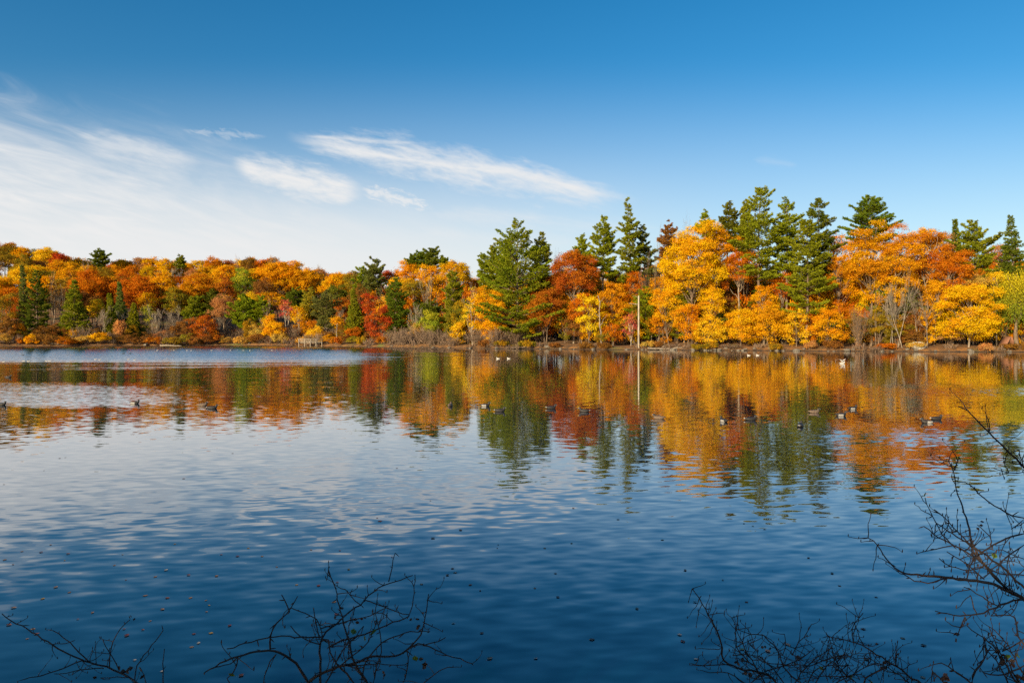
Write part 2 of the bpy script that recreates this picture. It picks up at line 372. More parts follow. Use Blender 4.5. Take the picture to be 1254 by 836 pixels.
def gen_pine(rng, W, top, z0, leaf, mat, style='pine', dens=1.0, trunk_mat=M_BARK):
    """conifer: trunk and tiered boughs. W half width, z0 lowest bough"""
    tb = Tubes(6)
    bend = rng.normal() * 0.02 * top
    r0 = 0.05 + 0.011 * top
    zz = np.linspace(-0.3, top * 0.985, 9)
    trk = np.stack([bend * np.sin(zz / top * PI), bend * 0.4 * np.sin(zz / top * 4), zz], 1)
    tb.add(trk, np.linspace(r0, 0.025, 9), 7)
    H = top - z0
    if style == 'spruce': step, nb = 0.62, 7
    elif style == 'flat': step, nb = 0.75, 6
    else: step, nb = 0.92, 6
    step *= max(0.6, min(1.15, H / 18))
    zs = np.arange(z0, top - 0.3, step)
    CC = []; DD_ = []; TT = []
    for zi, z in enumerate(zs):
        f = (z - z0) / H
        if style == 'spruce':
            prof = (1 - f) ** 0.85 * min(1, 0.75 + f * 3); jit = rng.uniform(0.82, 1.1)
        elif style == 'flat':
            prof = (0.75 + 0.6 * f if f < 0.4 else (1 - f) * 1.55 + 0.05); jit = rng.uniform(0.6, 1.1)
        else:
            prof = min(1.0, 0.72 + 1.3 * f) * (1 - f ** 2.0) * 1.0 + 0.07; jit = rng.uniform(0.65, 1.12)
        n_b = max(3, int(nb - (1.5 * f)))
        ph0 = rng.uniform(0, 6.28)
        for b in range(n_b):
            L = W * prof * jit * (rng.uniform(0.85, 1.12) if style == 'spruce' else rng.uniform(0.75, 1.75))
            if style != 'spruce' and rng.uniform() < 0.12: L *= 0.45
            if L < 0.25: L = 0.25
            ph = ph0 + b * 2 * PI / n_b + rng.normal() * 0.25
            dirv = np.array([math.cos(ph), math.sin(ph), 0.0])
            rise = (-0.22 + 0.55 * f) if style == 'spruce' else (0.02 + 0.75 * f ** 1.3)
            tt = np.linspace(0, 1, 5)
            curve = rise * tt + (0.16 * tt ** 2 if style != 'spruce' else 0.12 * tt ** 3)
            base = np.array([np.interp(z, zz, trk[:, 0]), np.interp(z, zz, trk[:, 1]), z + rng.normal() * (0.15 if style == 'spruce' else 0.4)])
            P = base + dirv * (tt * L)[:, None] + np.array([0, 0, 1.0]) * (curve * L)[:, None]
            tb.add(P, np.linspace(0.018 + 0.012 * L, 0.008, 5), 3)
            # sprays of needles along the outer bough
            m = max(5, int(L * (6.0 if style == 'spruce' else 11.5) * dens * (0.34 / leaf)))
            s = rng.uniform(0.18 if style == 'spruce' else 0.30, 1.05, m) ** 0.8
            side = rng.uniform(-1, 1, m) * (0.42 * L * (1.15 - 0.75 * s) + 0.12)
            sd = np.array([-dirv[1], dirv[0], 0.0])
            hp = np.interp(s, tt, curve) * L
            C = base + dirv * (s * L)[:, None] + sd * side[:, None] + np.array([0, 0, 1.0]) * hp[:, None]
            C[:, 2] += rng.normal(size=m) * 0.10 + (0.10 if style != 'spruce' else -0.14 * np.abs(side))
            CC.append(C); DD_.append(np.repeat((dirv * 0.8 + np.array([0, 0, 0.5 if style != 'spruce' else 0.0]))[None], m, 0) + sd * (side / (0.3 * L + .1))[:, None] * 0.8)
            TT.append(np.full(m, rng.uniform(0, 1)))
    C = np.concatenate(CC); D = np.concatenate(DD_); T = np.concatenate(TT)
    per = 9
    ci = np.repeat(np.arange(len(C)), per); n = len(ci)
    dirs = unit(unit(D[ci]) * 0.8 + rng.normal(size=(n, 3)) * np.array([0.62, 0.62, 0.42]) + np.array([0, 0, 0.12]))
    ln = leaf * 1.85 * rng.uniform(0.6, 1.25, n)
    P = C[ci] + dirs * (ln * 0.42)[:, None] + rng.normal(size=(n, 3)) * leaf * 0.25 * np.array([1, 1, 0.6])
    nr = unit(np.cross(dirs, unit(rng.normal(size=(n, 3)))) + np.array([0, 0, 0.35]))
    crown = leaf_mesh("crown", P, nr, ln, rng.uniform(0.24, 0.42, n)[:, None], np.clip(T[ci] + rng.normal(size=n) * 0.15, 0, 1), mat, rng, along=dirs)
    return tb.mesh("trunk", trunk_mat), crown

def gen_bare(rng, R, top, mat, depth=4, stems=1, thin=1.0, twig=0.012, spread=0.5, kids=(3, 5)):
    tb = Tubes(4)
    def grow(p, d, L, r, lev):
        n = 3 if lev < depth else 2
        P = [p]; q = p.copy(); dd = d.copy()
        for i in range(n):
            dd = unit(dd + rng.normal(size=3) * 0.13 + np.array([0, 0, 0.07]))
            q = q + dd * L / n; P.append(q.copy())
        r1 = max(twig * 0.6, r * 0.55)
        tb.add(P, np.linspace(r, r1, n + 1), 5 if lev == 0 else 3)
        if lev >= depth: return
        k = rng.integers(kids[0], kids[1] + 1)
        for j in range(k):
            t = rng.uniform(0.35, 1.0); a = min(int(t * n), n - 1); f = t * n - a
            b = P[a] * (1 - f) + P[a + 1] * f
            side = unit(np.cross(dd, rng.normal(size=3)))
            nd = unit(dd * (1 - spread * 0.6) + side * spread * rng.uniform(0.6, 1.3))
            nd[0] *= 1.0 + 0.15 * (R / max(top, 1)); nd = unit(nd)
            grow(b, nd, L * rng.uniform(0.45, 0.72), max(twig, r1 * 0.62), lev + 1)
        if lev < depth: grow(P[-1], dd, L * 0.62, r1, lev + 1)
    for s in range(stems):
        d0 = np.array([0, 0, 1.0]) if stems == 1 else unit(np.array([rng.normal() * R / top * 0.9, rng.normal() * R / top * 0.7, 1.0]))
        p0 = np.array([0, 0, -0.2]) if stems == 1 else np.array([rng.normal() * R * 0.25, rng.normal() * R * 0.2, -0.2])
        if stems > 1: tb.add([(0, 0, -.15), p0 * .5 + np.array([0, 0, -.09]), p0 + np.array([0, 0, .06])], .05, 4)
        grow(p0, d0, top * (0.45 if stems == 1 else rng.uniform(0.3, 0.45)), (0.02 + 0.009 * top) * thin, 0)
    V = np.concatenate(tb.V)
    hx = np.percentile(np.abs(V[:, 0]), 97); hz_ = V[:, 2].max()
    sx = min(R / max(hx, .1), 1.6); sz = top / hz_
    tb.V = [v * np.array([sx, sx, sz]) for v in tb.V]
    return tb.mesh("branches", mat)

def gen_willow(rng, R, H, z0, leaf, mat):
    top = z0 + H
    nl = 64
    i = np.arange(nl) + .5; phi = i * 2.4; zc = 1 - 1.15 * i / nl; rr = np.sqrt(np.maximum(0, 1 - zc ** 2))
    D = np.stack([rr * np.cos(phi), rr * np.sin(phi), zc], 1)
    L = np.array([0, 0, z0 + H * 0.5]) + D * np.array([R * .8, R * .8, H * .46]) * rng.uniform(.7, 1.05, nl)[:, None]
    ns = 22
    li = np.repeat(np.arange(nl), ns); S = L[li] + rng.normal(size=(len(li), 3)) * np.array([.6, .6, .4])
    ln = rng.uniform(1.2, 4.2, len(li)); ln = np.minimum(ln, np.maximum(.6, S[:, 2] - 0.7))
    k = 13
    t = np.tile(np.linspace(0, 1, k), len(li)); si = np.repeat(np.arange(len(li)), k)
    P = S[si].copy(); P[:, 2] -= t * ln[si]; P[:, :2] += (unit(S[:, :2])[si]) * (0.45 * np.sqrt(t))[:, None]
    P += rng.normal(size=P.shape) * 0.09
    n = len(P)
    nr = unit(rng.normal(size=(n, 3)) * np.array([1, 1, .4]) + np.concatenate([unit(P[:, :2]), np.zeros((n, 1))], 1) * .6)
    al = np.tile(np.array([0, 0, -1.0]), (n, 1)) + rng.normal(size=(n, 3)) * .3
    hgt = (P[:, 2] - z0) / H
    crown = leaf_mesh("crown", P, nr, leaf * rng.uniform(1.2, 2.1, n), .42, np.clip(hgt * 1.35 - .25 + rng.normal(size=n) * .12, 0, 1), mat, rng, along=al)
    tb = Tubes(6); trk = limb(tb, [0, 0, -.3], [0, 0, z0 + H * .6], .4, .12, rng, 6, 0, 7)
    for j in range(0, nl, 2):
        limb(tb, trk[3 + j % 3], L[j], .09, .02, rng, 4, .1, 4)
    return tb.mesh("trunk", M_BARK), crown

# ------------------------------------------------------------------ placing trees
RNG = np.random.default_rng(11)
NAMES = {'B': ('broadleaf_tree', 'tree'), 'P': ('pine_tree', 'pine tree'), 'F': ('pine_tree', 'pine tree'), 'S': ('spruce_tree', 'spruce tree'),
         'N': ('bare_tree', 'bare tree'), 'W': ('willow_tree', 'willow tree'), 'U': ('bush', 'bush'), 'T': ('bare_bush', 'bush'), 'K': ('birch_tree', 'tree')}
GROUPS = {'B': 'autumn broadleaf trees on the far shore', 'P': 'pines standing above the autumn trees', 'F': 'pines standing above the autumn trees', 'S': 'spruces on the far shore',
          'N': 'bare trees on the far shore', 'W': None, 'U': 'bushes along the far waterline', 'T': 'bare bushes along the far shore', 'K': 'pale-barked trees on the far shore'}

def set_col(o, c):
    a, b = COL[c]
    j = RNG.uniform(0.88, 1.12, 3)
    o.color = (a[0] * j[0] if a[0] < .8 else a[0], a[1] * j[1], a[2] * j[2], 1)
    o["second_colour"] = [float(b[0]), float(b[1] * j[1]), float(b[2])]

N_TREES = 0
POOL = {}
def plant(kind, px, top, bot, hw, d, c, label, group=None, pool=False):
    """kind, column, crown top row, crown bottom row, half width (px), metres behind the waterline"""
    global N_TREES
    N_TREES += 1
    rng = np.random.default_rng(1000 + N_TREES)
    X = wx(px, 150.0)
    for _ in range(12):
        Y = float(shore(X)) + d; X = wx(px, Y)
    g = float(ground(X, Y))
    H = wz(top, Y) - g
    z0 = max(0.25, wz(bot, Y) - g)
    R = hw / F * Y
    if H < 1.0: H = 1.0
    z0 = min(z0, H * 0.8)
    low = kind == 'B' and bot >= 415 and not pool
    if low: z0 = max(.2, z0 * .35)
    leaf = 0.175 * (Y / 128.0) ** 0.85
    nm, cat = NAMES[kind]
    e = empty(nm, (X, Y, g), label, cat, group or GROUPS[kind])
    if pool:
        key = (kind, int(round(R / (0.8 if R < 3 else 1.6))), int(round(H / 4)), int(round(z0 / H * 4)))
        have = POOL.setdefault(key, [])
        if len(have) >= 2:
            src, R0, H0 = have[N_TREES % len(have)]
            e.rotation_euler.z = rng.uniform(0, 6.28); e.scale = (R / R0, R / R0, H / H0)
            for ch in src.children:
                o = ch.copy(); col.objects.link(o); o.parent = e
                if ch.name.startswith(('crown', 'foliage')) and c in COL: set_col(o, c)
            return e
        have.append((e, R, H))
    if kind == 'B' or kind == 'K':
        tm = M_BARK_WHITE if kind == 'K' else (M_BARK if rng.uniform() < .5 else M_BARK_GREY)
        t, cr = gen_broadleaf(rng, R, H - z0, z0, leaf, M_LEAF, 1.0 if d < 60 else 0.9, tm, ntr=1 if rng.uniform() < .6 else 2,
                              open_=0.45 if kind == 'K' else 0.0, low=low)
    elif kind == 'U':
        t, cr = gen_broadleaf(rng, R, H - z0 * .5, z0 * .5, leaf * .85, M_LEAF, 1.0, M_TWIG, ntr=4, bushy=True)
    elif kind in 'PSF':
        st = {'P': 'pine', 'S': 'spruce', 'F': 'flat'}[kind]
        t, cr = gen_pine(rng, R, H, z0, leaf, M_NEEDLE, st)
    elif kind == 'W':
        t, cr = gen_willow(rng, R, H - z0, z0, leaf, M_LEAF)
    elif kind == 'N':
        tall = any(w in label for w in ('silver', 'tall pale', 'forked', 'leaning grey', 'birch'))
        me = gen_bare(rng, R, H, M_BARK_PALE if tall else (M_BARK_GREY if rng.uniform() < .6 else M_TWIG), depth=4, stems=2 if tall else int(rng.integers(1, 3)), twig=0.020, kids=(2, 4), thin=1.0 if tall else 1.0, spread=.42)
        link('branches', me, e); e.rotation_euler.z = 0.0
        return e
    elif kind == 'T':
        me = gen_bare(rng, R, H, M_TWIG, depth=2, stems=int(12 + R * 7), twig=0.016, thin=0.55, spread=0.42, kids=(3, 4))
        link('stems', me, e)
        if c in COL and c != '-':
            n = int(260 * R * H / 6); P = rng.uniform(-1, 1, (n, 3)) * np.array([R, R, H * .42]) + np.array([0, 0, H * .5])
            keep = ((P[:, 0] / R) ** 2 + (P[:, 1] / R) ** 2 + ((P[:, 2] - H * .45) / (H * .5)) ** 2) < 1
            P = P[keep]; n = len(P)
            cm = leaf_mesh("foliage", P, unit(rng.normal(size=(n, 3))), leaf * rng.uniform(.4, .8, n), .7, rng.uniform(0, 1, n), M_LEAF, rng)
            o = link('foliage', cm, e); set_col(o, c)
        return e
    link('trunk', t, e)
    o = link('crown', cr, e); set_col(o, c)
    return e

TREES = '''
S 27 323 414 10 14 sage grey-green spruce between the yellow hillside crown and the dark shore pine
P 45 333 417 11 9 deep narrow dark pine just before the retaining wall
N 64 330 408 8 13 - thin grey dying spruce between the dark pine and the broad spruce
S 91 342 417 21 8 green broad cone-shaped green spruce, the fullest conifer by the retaining wall
B 4 350 416 14 9 olive dark olive tree at the very end of the far shore
B 22 356 412 11 16 rust rusty red tree in front of the grey-green spruce
U 9 386 421 12 3 brown brown bush under the dark olive tree
B 3 334 372 15 48 yellow bright yellow crown low on the hill behind the dark olive tree
B 29 324 352 15 60 yellow bright yellow crown on the hillside above the grey-green spruce
B 58 334 372 15 42 orange orange crown on the slope behind the dying spruce
B 86 323 352 13 55 amber amber crown on the slope above the broad spruce
B 116 333 378 25 28 burnt wide burnt orange oak just past the broad spruce
B 146 336 374 15 34 rust dark rusty crown tucked behind the wide burnt orange oak
B 169 339 382 23 26 burnt rounded burnt orange oak above the small dark spruces
B 198 333 380 20 30 gold golden oak standing over the pale shoreline strip
B 119 366 396 10 14 yellow small yellow maple beside the broad spruce
S 134 360 414 9 9 green slim dark green spruce beside the small yellow maple
S 146 345 412 10 13 sage thin-topped grey-green spruce behind the slim dark green one
S 164 371 410 10 9 green small solid green spruce standing alone among bare trunks
K 181 370 400 6 10 lime slim yellow-green tree beside the small solid spruce
N 190 372 415 8 8 - pale leaning bare birch by the slim yellow-green tree
N 172 372 412 8 11 - bare grey tree behind the small solid spruce
N 127 372 414 7 7 - bare thin tree in front of the slim dark green spruce
N 213 372 410 8 9 - bare brown tree behind the pale shoreline strip
B 232 342 384 18 26 amber brown-amber oak on the slope above the pale green cone
B 215 350 392 13 20 olive olive gold tree low on the slope over the shoreline strip
B 249 338 380 20 30 burnt burnt orange oak above the salmon twiggy tree
B 275 336 384 14 26 rust dark rusty tree in the shade beside the green oak
B 300 328 368 16 34 lime yellow-green oak among the orange crowns
B 277 323 350 14 60 gold gold crown on the ridge behind the dark rusty tree
B 322 340 372 13 26 brown dark brown tree between the green oak and the domed orange oak
B 345 320 362 27 38 orange large domed orange oak, the broadest crown on the ridge
B 374 328 362 18 40 amber amber crown leaning against the large domed oak
P 240 363 398 9 12 green pale green cone-shaped pine above the rust maple
B 275 358 398 16 10 salmon salmon-coloured thinning tree past the pale green pine
P 299 364 402 14 8 green rounded green pine under the yellow crown, mid-slope
B 305 360 380 12 13 yellow yellow crown peeping over the rounded green pine
P 320 364 404 10 9 green loose green pine beside the rounded one
N 332 362 408 10 9 - grey bare tree behind the pink maple
K 351 366 396 9 7 pink pink-red sapling standing over the yellow waterline bushes
K 365 374 400 9 7 orange thin orange sapling beside the pink one
P 362 356 376 12 16 deep dark green pine crown beneath the large domed oak
P 381 354 392 9 12 lime light yellow-green larch above the wooden dock
P 400 360 402 16 9 sage rounded grey-green pine behind the white birch by the dock
B 250 383 421 15 3 rust rust-red bushy maple at the waterline, the first big one past the shoreline strip
U 315 399 421 10 2.5 pale pale yellow bush at the waterline beside the rust maple
U 338 392 421 14 2.5 gold golden multi-stemmed bush at the waterline before the dock
B 331 386 408 9 6 gold small golden tree above the golden waterline bush
B 387 400 419 10 4 yellow bright yellow round tree right behind the wooden dock
B 384 393 403 7 7 burnt small burnt orange crown over the bright yellow round tree
K 412 388 400 6 3 orange white-barked birch beside the dock with thin orange leaves
B 390 326 366 12 52 salmon thin salmon crown on the ridge past the large domed oak
B 411 333 366 17 40 orange rounded orange oak where the ridge dips
B 412 350 378 15 22 deep dark green tree below the rounded orange oak
B 433 331 360 12 38 olive olive yellow crown between the rounded oak and the twin green pines
P 443 328 368 10 32 green shorter of the twin green pines above the red maple
P 459 321 362 13 30 sage fuller taller one of the twin green pines above the red maple
B 441 348 384 11 20 brown brown tree in front of the twin green pines
B 478 330 352 14 40 red red-orange crown beyond the twin green pines
N 462 346 392 10 14 - bare grey tree behind the red maple
S 432 354 414 13 5 green grey-green fir between the white birch and the red maple
B 420 360 404 11 12 rust rusty crown behind the fir beside the birch
B 451 358 392 9 8 red dark red slim crown behind the scarlet maple
B 463 374 419 16 3.5 red scarlet maple at the waterline, the reddest tree
U 433 399 419 9 3 burnt low orange red bush between fir and scarlet maple
B 489 338 362 15 28 gold orange gold crown above the two dark green pines
B 501 321 350 15 38 orange orange crown beneath the flat pines on the skyline
F 505 313 332 8 46 deep smallest flat-topped pine on the skyline
F 516 309 328 9 48 deep middle flat-topped pine on the skyline
F 529 306 328 11 47 deep tallest of the flat-topped skyline pines
F 542 314 328 7 48 green low green pine at the end of the flat-topped pines
B 507 340 372 15 20 olive olive gold oak behind the pale bare tree
B 527 325 352 16 32 orange orange crown just below the tallest flat-topped pine
B 557 321 352 20 30 amber amber oak with a flat skyline between the flat-topped pines and the tall pines
P 484 344 404 13 8 deep dark green pine standing over the grey thicket
N 508 368 412 9 6 - pale forked bare tree over the grey thicket
N 531 330 400 16 13 - tall pale bare tree with fine upright branches
N 545 338 396 12 12 - bare grey tree beside the tall pale one
B 527 380 414 14 5 lime yellow-green willowy tree behind the grey thicket
B 513 392 416 9 5 pale pale olive bush-like tree behind the grey thicket
P 553 334 400 13 9 green upright green pine past the tall pale bare tree
P 556 388 404 8 6 deep low dark pine bough tree under the upright pine
N 573 344 402 11 8 - bare tree between the upright pine and the yellow poplar
T 478 402 422 10 2.5 pale olive-tan bare bush, first of the grey thicket
T 492 398 423 16 2.5 - wide grey-brown bush in the thicket
T 511 396 424 16 2.5 - domed grey-brown bush in the middle of the thicket
T 530 398 424 16 2.5 - purplish brown bush in the thicket past its middle
T 546 400 424 13 2.5 - last grey-brown bush of the thicket
T 585 400 425 14 2.5 salmon twiggy pinkish bush beside the yellow poplar
T 607 398 425 15 2.5 salmon twiggy salmon bush before the tallest shore pine
K 579 350 418 13 4 yellow yellow poplar with a pale straight trunk
B 598 350 400 19 7 orange orange maple between the yellow poplar and the broad pine
B 560 392 421 8 3 yellow small yellow tree at the waterline before the poplar
U 600 390 418 13 4 gold gold orange understory bush before the orange maple
P 591 312 350 8 26 green small pine top above the orange maple
P 605 301 360 12 20 green green pine top just before the broad pine
P 624 294 350 10 16 green rounded pine shoulder behind the broad pine
P 634 272 412 34 5 green broad tall pine with tiers to the water, the biggest conifer
P 664 286 356 12 11 green second pine top rising past the broad pine
B 655 330 360 13 12 orange small orange crown tucked behind the broad pine
N 683 302 340 8 22 - thin pinkish bare tree on the skyline beside the rust oak
B 702 305 372 30 9 rust large rust-red oak beside the broad pine, upper crown
B 668 350 410 25 6 rust low spreading rust maple at the broad pine's foot
B 712 360 404 19 7 burnt burnt orange tree under the large rust-red oak
P 713 290 340 12 18 green loose green pine behind the large rust-red oak
P 740 267 340 15 14 green tall pine with a bare grey lower trunk
P 768 248 345 13 13 green tall narrow pine with a rounded top above the pole
P 786 278 350 11 18 sage thin sage pine beside the tall narrow pine
B 722 350 418 17 4.5 yellow yellow tree around the pale dead snag
B 750 345 395 18 9 amber amber brown tree between the snag and the pole
B 750 395 422 12 4 burnt low burnt orange tree between the snag and the pole
B 775 330 385 16 12 burnt rust-orange tree behind the pole
K 772 378 418 9 3.5 pink coral red sapling beside the pole
B 776 385 418 9 6 gold small gold tree right behind the pole
N 797 295 400 15 9 - brown bare tree full of fine twigs between the pole and the golden maple
N 786 300 400 12 11 - bare brown tree behind the pole
P 818 275 330 12 20 brown brown thin-needled larch on the skyline past the pole
N 806 270 330 9 22 - hazy bare tree on the skyline past the tall narrow pine
B 806 335 392 14 10 amber amber tree beside the golden maple's edge
B 848 273 380 37 7 gold huge golden maple, widest crown on the shore
B 820 345 412 20 5 gold golden lower crown with leaves to the bank by the huge maple
B 880 278 330 22 12 orange orange crown top joined to the huge golden maple
B 843 366 418 17 3.5 orange orange-tipped low maple under the huge golden one
N 850 253 300 11 18 - pale bare treetop above the huge golden maple
P 862 260 300 9 18 green small pine tip above the huge golden maple
P 893 250 310 12 16 deep dark pine top between golden maple and tall pines
P 913 247 300 9 17 green narrow pine top nearest before the tall shore pines
B 906 300 362 22 8 burnt burnt orange crown beneath the dark pine top
B 914 280 320 16 13 amber amber crown against the tall pines
B 872 345 400 18 4.5 gold golden tree with a slanting grey trunk
B 868 385 421 20 3 yellow yellow gold tree overhanging the water under the huge maple
B 907 376 421 22 3 gold gold tree overhanging the water below the burnt orange crown
B 940 368 421 24 3 amber amber tree overhanging the water below the tall pines
B 935 345 390 16 6 orange orange tree in front of the tall pines' trunks
P 932 232 340 26 8 green tallest tree of all, a pine with spreading tiers
P 963 247 330 17 10 green second tall pine with a long bare trunk
P 1001 243 335 17 11 deep dark tall pine with clumped top, third of the tall group
P 987 270 384 24 5 green layered pine with low boughs before the dark tall one
B 958 330 376 14 10 burnt dark orange crown between the tall pines
B 975 378 421 16 3 yellow yellow tree overhanging the water under the layered pine
B 1012 376 421 20 3 orange flame orange tree overhanging the water past the layered pine
B 1030 300 380 20 9 amber amber maple between the layered pine and the big oak
B 1022 278 330 15 15 orange orange crown on the skyline next to the dark tall pine
P 1067 243 300 23 18 deep flat spreading pine alone above the orange oaks
B 1066 273 372 32 8 amber big orange oak below the flat spreading pine
B 1101 281 366 28 8 amber big amber oak above the bare silver trees
B 1140 283 350 26 11 burnt rust-orange oak crown behind the amber one
B 1167 300 378 26 8 burnt burnt amber oak reaching over the yellow waterside tree
B 1085 330 392 20 7 gold golden lower crown of leaves beside the bare silver trees
B 1145 335 392 17 7 amber amber lower tree behind the pale boulder
T 1051 372 424 11 2.5 gold thin yellow-leaved hanging shrub on bare pale stems
N 1105 325 426 19 3 - tall pale bare tree with two silver trunks
N 1093 345 426 13 4 - leaning grey bare tree next to the silver trunks
N 1137 352 424 17 3.5 - low wide bare tree beside the pale boulder
N 1074 350 424 12 5 - grey bare tree inside the orange oak's shade
N 1160 360 422 14 6 - twiggy bare tree between the boulder and the yellow waterside tree
S 1169 268 320 8 24 deep small dark spruce tip on the skyline
B 1130 276 320 18 20 gold gold crown on the skyline behind the amber oak
B 1155 283 320 15 22 salmon thin tan crown on the skyline beside the small spruce tip
P 1193 274 345 21 15 green dense rounded green pine above the yellow waterside tree
S 1236 263 360 21 15 deep dark jagged spruce above the willow
B 1224 296 330 16 24 salmon salmon orange crown behind the jagged spruce
P 1212 335 400 16 12 deep dark evergreen in the gap before the willow
B 1220 332 352 10 9 yellow small yellow crown between waterside tree and willow
B 1186 336 426 36 3 gold broad drooping yellow tree standing at the waterside
B 1192 334 364 17 7 pale tan yellow crown top behind the broad yellow waterside tree
W 1246 328 424 30 3 green green and yellow willow with hanging branches at the frame's edge
'''
for line in TREES.strip().splitlines():
    k, px, top, bot, hw, d, c, label = line.split(None, 7)
    px, top, bot, hw, d = map(float, (px, top, bot, hw, d))
    if label.startswith('green and yellow willow'):
        e = plant(k, px, top, bot, hw, d, 'willow', label.replace("the frame's edge", "the lawn edge"))
    else:
        plant(k, px, top, bot, hw, d, c, label)

# hillside rows behind (wooded ridge)
SKYX = [-40, 0, 20, 40, 60, 90, 120, 150, 180, 220, 260, 300, 330, 350, 370, 400, 430, 470, 520, 580, 640, 700, 780, 860, 960, 1060, 1160, 1300]
SKYY = [298, 298, 302, 304, 306, 313, 318, 319, 318, 319, 317, 316, 317, 321, 326, 332, 334, 333, 322, 320, 322, 312, 300, 300, 300, 290, 290, 300]
LAND = [(-30, 'the dark olive tree'), (20, 'the grey-green spruce'), (50, 'the dark narrow pine'), (91, 'the broad cone spruce'), (135, 'the slim spruce'), (165, 'the small solid spruce'),
        (209, 'the pale shoreline strip'), (250, 'the rust waterline maple'), (300, 'the yellow-green oak'), (345, 'the large domed oak'), (384, 'the wooden dock'),
        (412, 'the white birch'), (448, 'the twin green pines'), (485, 'the dark pine by the thicket'), (525, 'the flat-topped pines'), (560, 'the upright pine'),
        (600, 'the orange maple'), (640, 'the broad tiered pine'), (700, 'the large rust oak'), (741, 'the bare-trunked pine'), (782, 'the wooden pole'), (848, 'the huge golden maple'),
        (905, 'the dark pine top'), (960, 'the tallest pines'), (1010, 'the layered pine'), (1067, 'the flat spreading pine'), (1110, 'the silver bare trees'),
        (1150, 'the pale boulder'), (1193, 'the rounded green pine'), (1240, 'the jagged spruce')]
ADJ = {'orange': 'orange', 'amber': 'amber', 'gold': 'golden', 'burnt': 'burnt orange', 'olive': 'olive', 'brown': 'brown', 'salmon': 'salmon tan', 'yellow': 'yellow',
       'deep': 'dark green', 'rust': 'rusty', 'red': 'red orange', 'sage': 'sage green', 'green': 'green', 'pale': 'pale tan', 'lime': 'yellow-green'}
ROWN = {0: 'low on the slope', 1: 'mid-slope', 2: 'high on the slope', 3: 'near the ridge', 4: 'on the ridge crest'}
used = {}
def auto_label(adj, noun, row, px):
    l = min(LAND, key=lambda t: abs(t[0] - px))
    rel = ('right beside' if ('waterline' in row or 'brush' in row) else 'directly above') if abs(px - l[0]) < 6 else ('just before' if px < l[0] else 'just past')
    s = f"{adj} {noun} {row}, {rel} {l[1]}"
    n = used.get(s, 0); used[s] = n + 1
    if n: s = f"{['', 'smaller', 'fainter', 'hidden', 'lower', 'thin'][min(n, 5)]} " + s
    return s
rnd = random.Random(5)
rows = [(0, 24, .72), (1, 44, .5), (2, 72, .30), (3, 104, .13), (4, 138, 0.0)]
for ri, d0, fr in rows:
    px = -34.0
    while px < 440:
        sky = np.interp(px, SKYX, SKYY)
        top = sky + (372 - sky) * fr + rnd.uniform(-1, 4) + (0 if ri < 4 else rnd.uniform(-1.5, 2.5))
        c = rnd.choice(['orange', 'orange', 'gold', 'amber', 'amber', 'amber', 'burnt', 'burnt', 'olive', 'olive', 'brown', 'salmon', 'rust'])
        if ri < 1: c = rnd.choice(['olive', 'brown', 'amber', 'burnt', 'deep', 'rust'])
        kind = 'B'
        if c == 'deep': kind = 'P'
        hw = rnd.uniform(9.5, 18)
        if ri in (1, 2, 3) and rnd.random() < .12: kind, c = 'N', 'salmon'
        plant(kind, px, top, top + rnd.uniform(26, 34), hw, d0 + rnd.uniform(-6, 6), c, auto_label('thin bare' if kind == 'N' else ADJ[c], {'P': 'pine', 'N': 'treetop'}.get(kind, 'crown'), ROWN[ri], px), 'trees covering the far hillside', True)
        px += hw * 1.45
px = 430.0
while px < 1290:      # second and third ranks behind the shore trees
    for d0, add in ((13, 48), (22, 26), (38, 9), (62, 16)):
        sky = np.interp(px, SKYX, SKYY)
        c = rnd.choice(['amber', 'burnt', 'orange', 'olive', 'brown', 'gold', 'amber'])
        kind = 'P' if add == 48 and rnd.random() < .3 else 'B'; c = rnd.choice(['deep', 'green']) if kind == 'P' else c
        hw = rnd.uniform(17, 22)
        top = sky + add + rnd.uniform(0, 8)
        plant(kind, px + {9: 10, 16: 5}.get(add, 0), top, min(top + 150, 414), hw, d0 + rnd.uniform(-3, 3), c,
              auto_label(ADJ[c], 'pine' if kind == 'P' else 'tree', {48: 'in the dim wood edge', 26: 'just behind the shore trees', 9: 'deep in the wood', 16: 'far back in the wood'}[add], px + {9: 10, 16: 5}.get(add, 0)), 'trees deeper in the far wood', True)
    px += 24

rnd = random.Random(55)
px = 555.0
while px < 1300:
    for d0, tp, bt in ((8, 372, 425), (30, 352, 420)):
        c = rnd.choice(['amber', 'olive', 'brown', 'gold', 'burnt', 'olive', 'deep', 'orange'])
        q = px + rnd.uniform(-6, 6)
        plant('U', q, tp + rnd.uniform(-12, 12), bt, rnd.uniform(13, 18), d0 + rnd.uniform(-3, 3), c, auto_label(ADJ[c], 'understory tree', 'low under the crowns' if d0 == 8 else 'deep under the crowns', q), 'understory trees of the far wood', True)
    px += 17
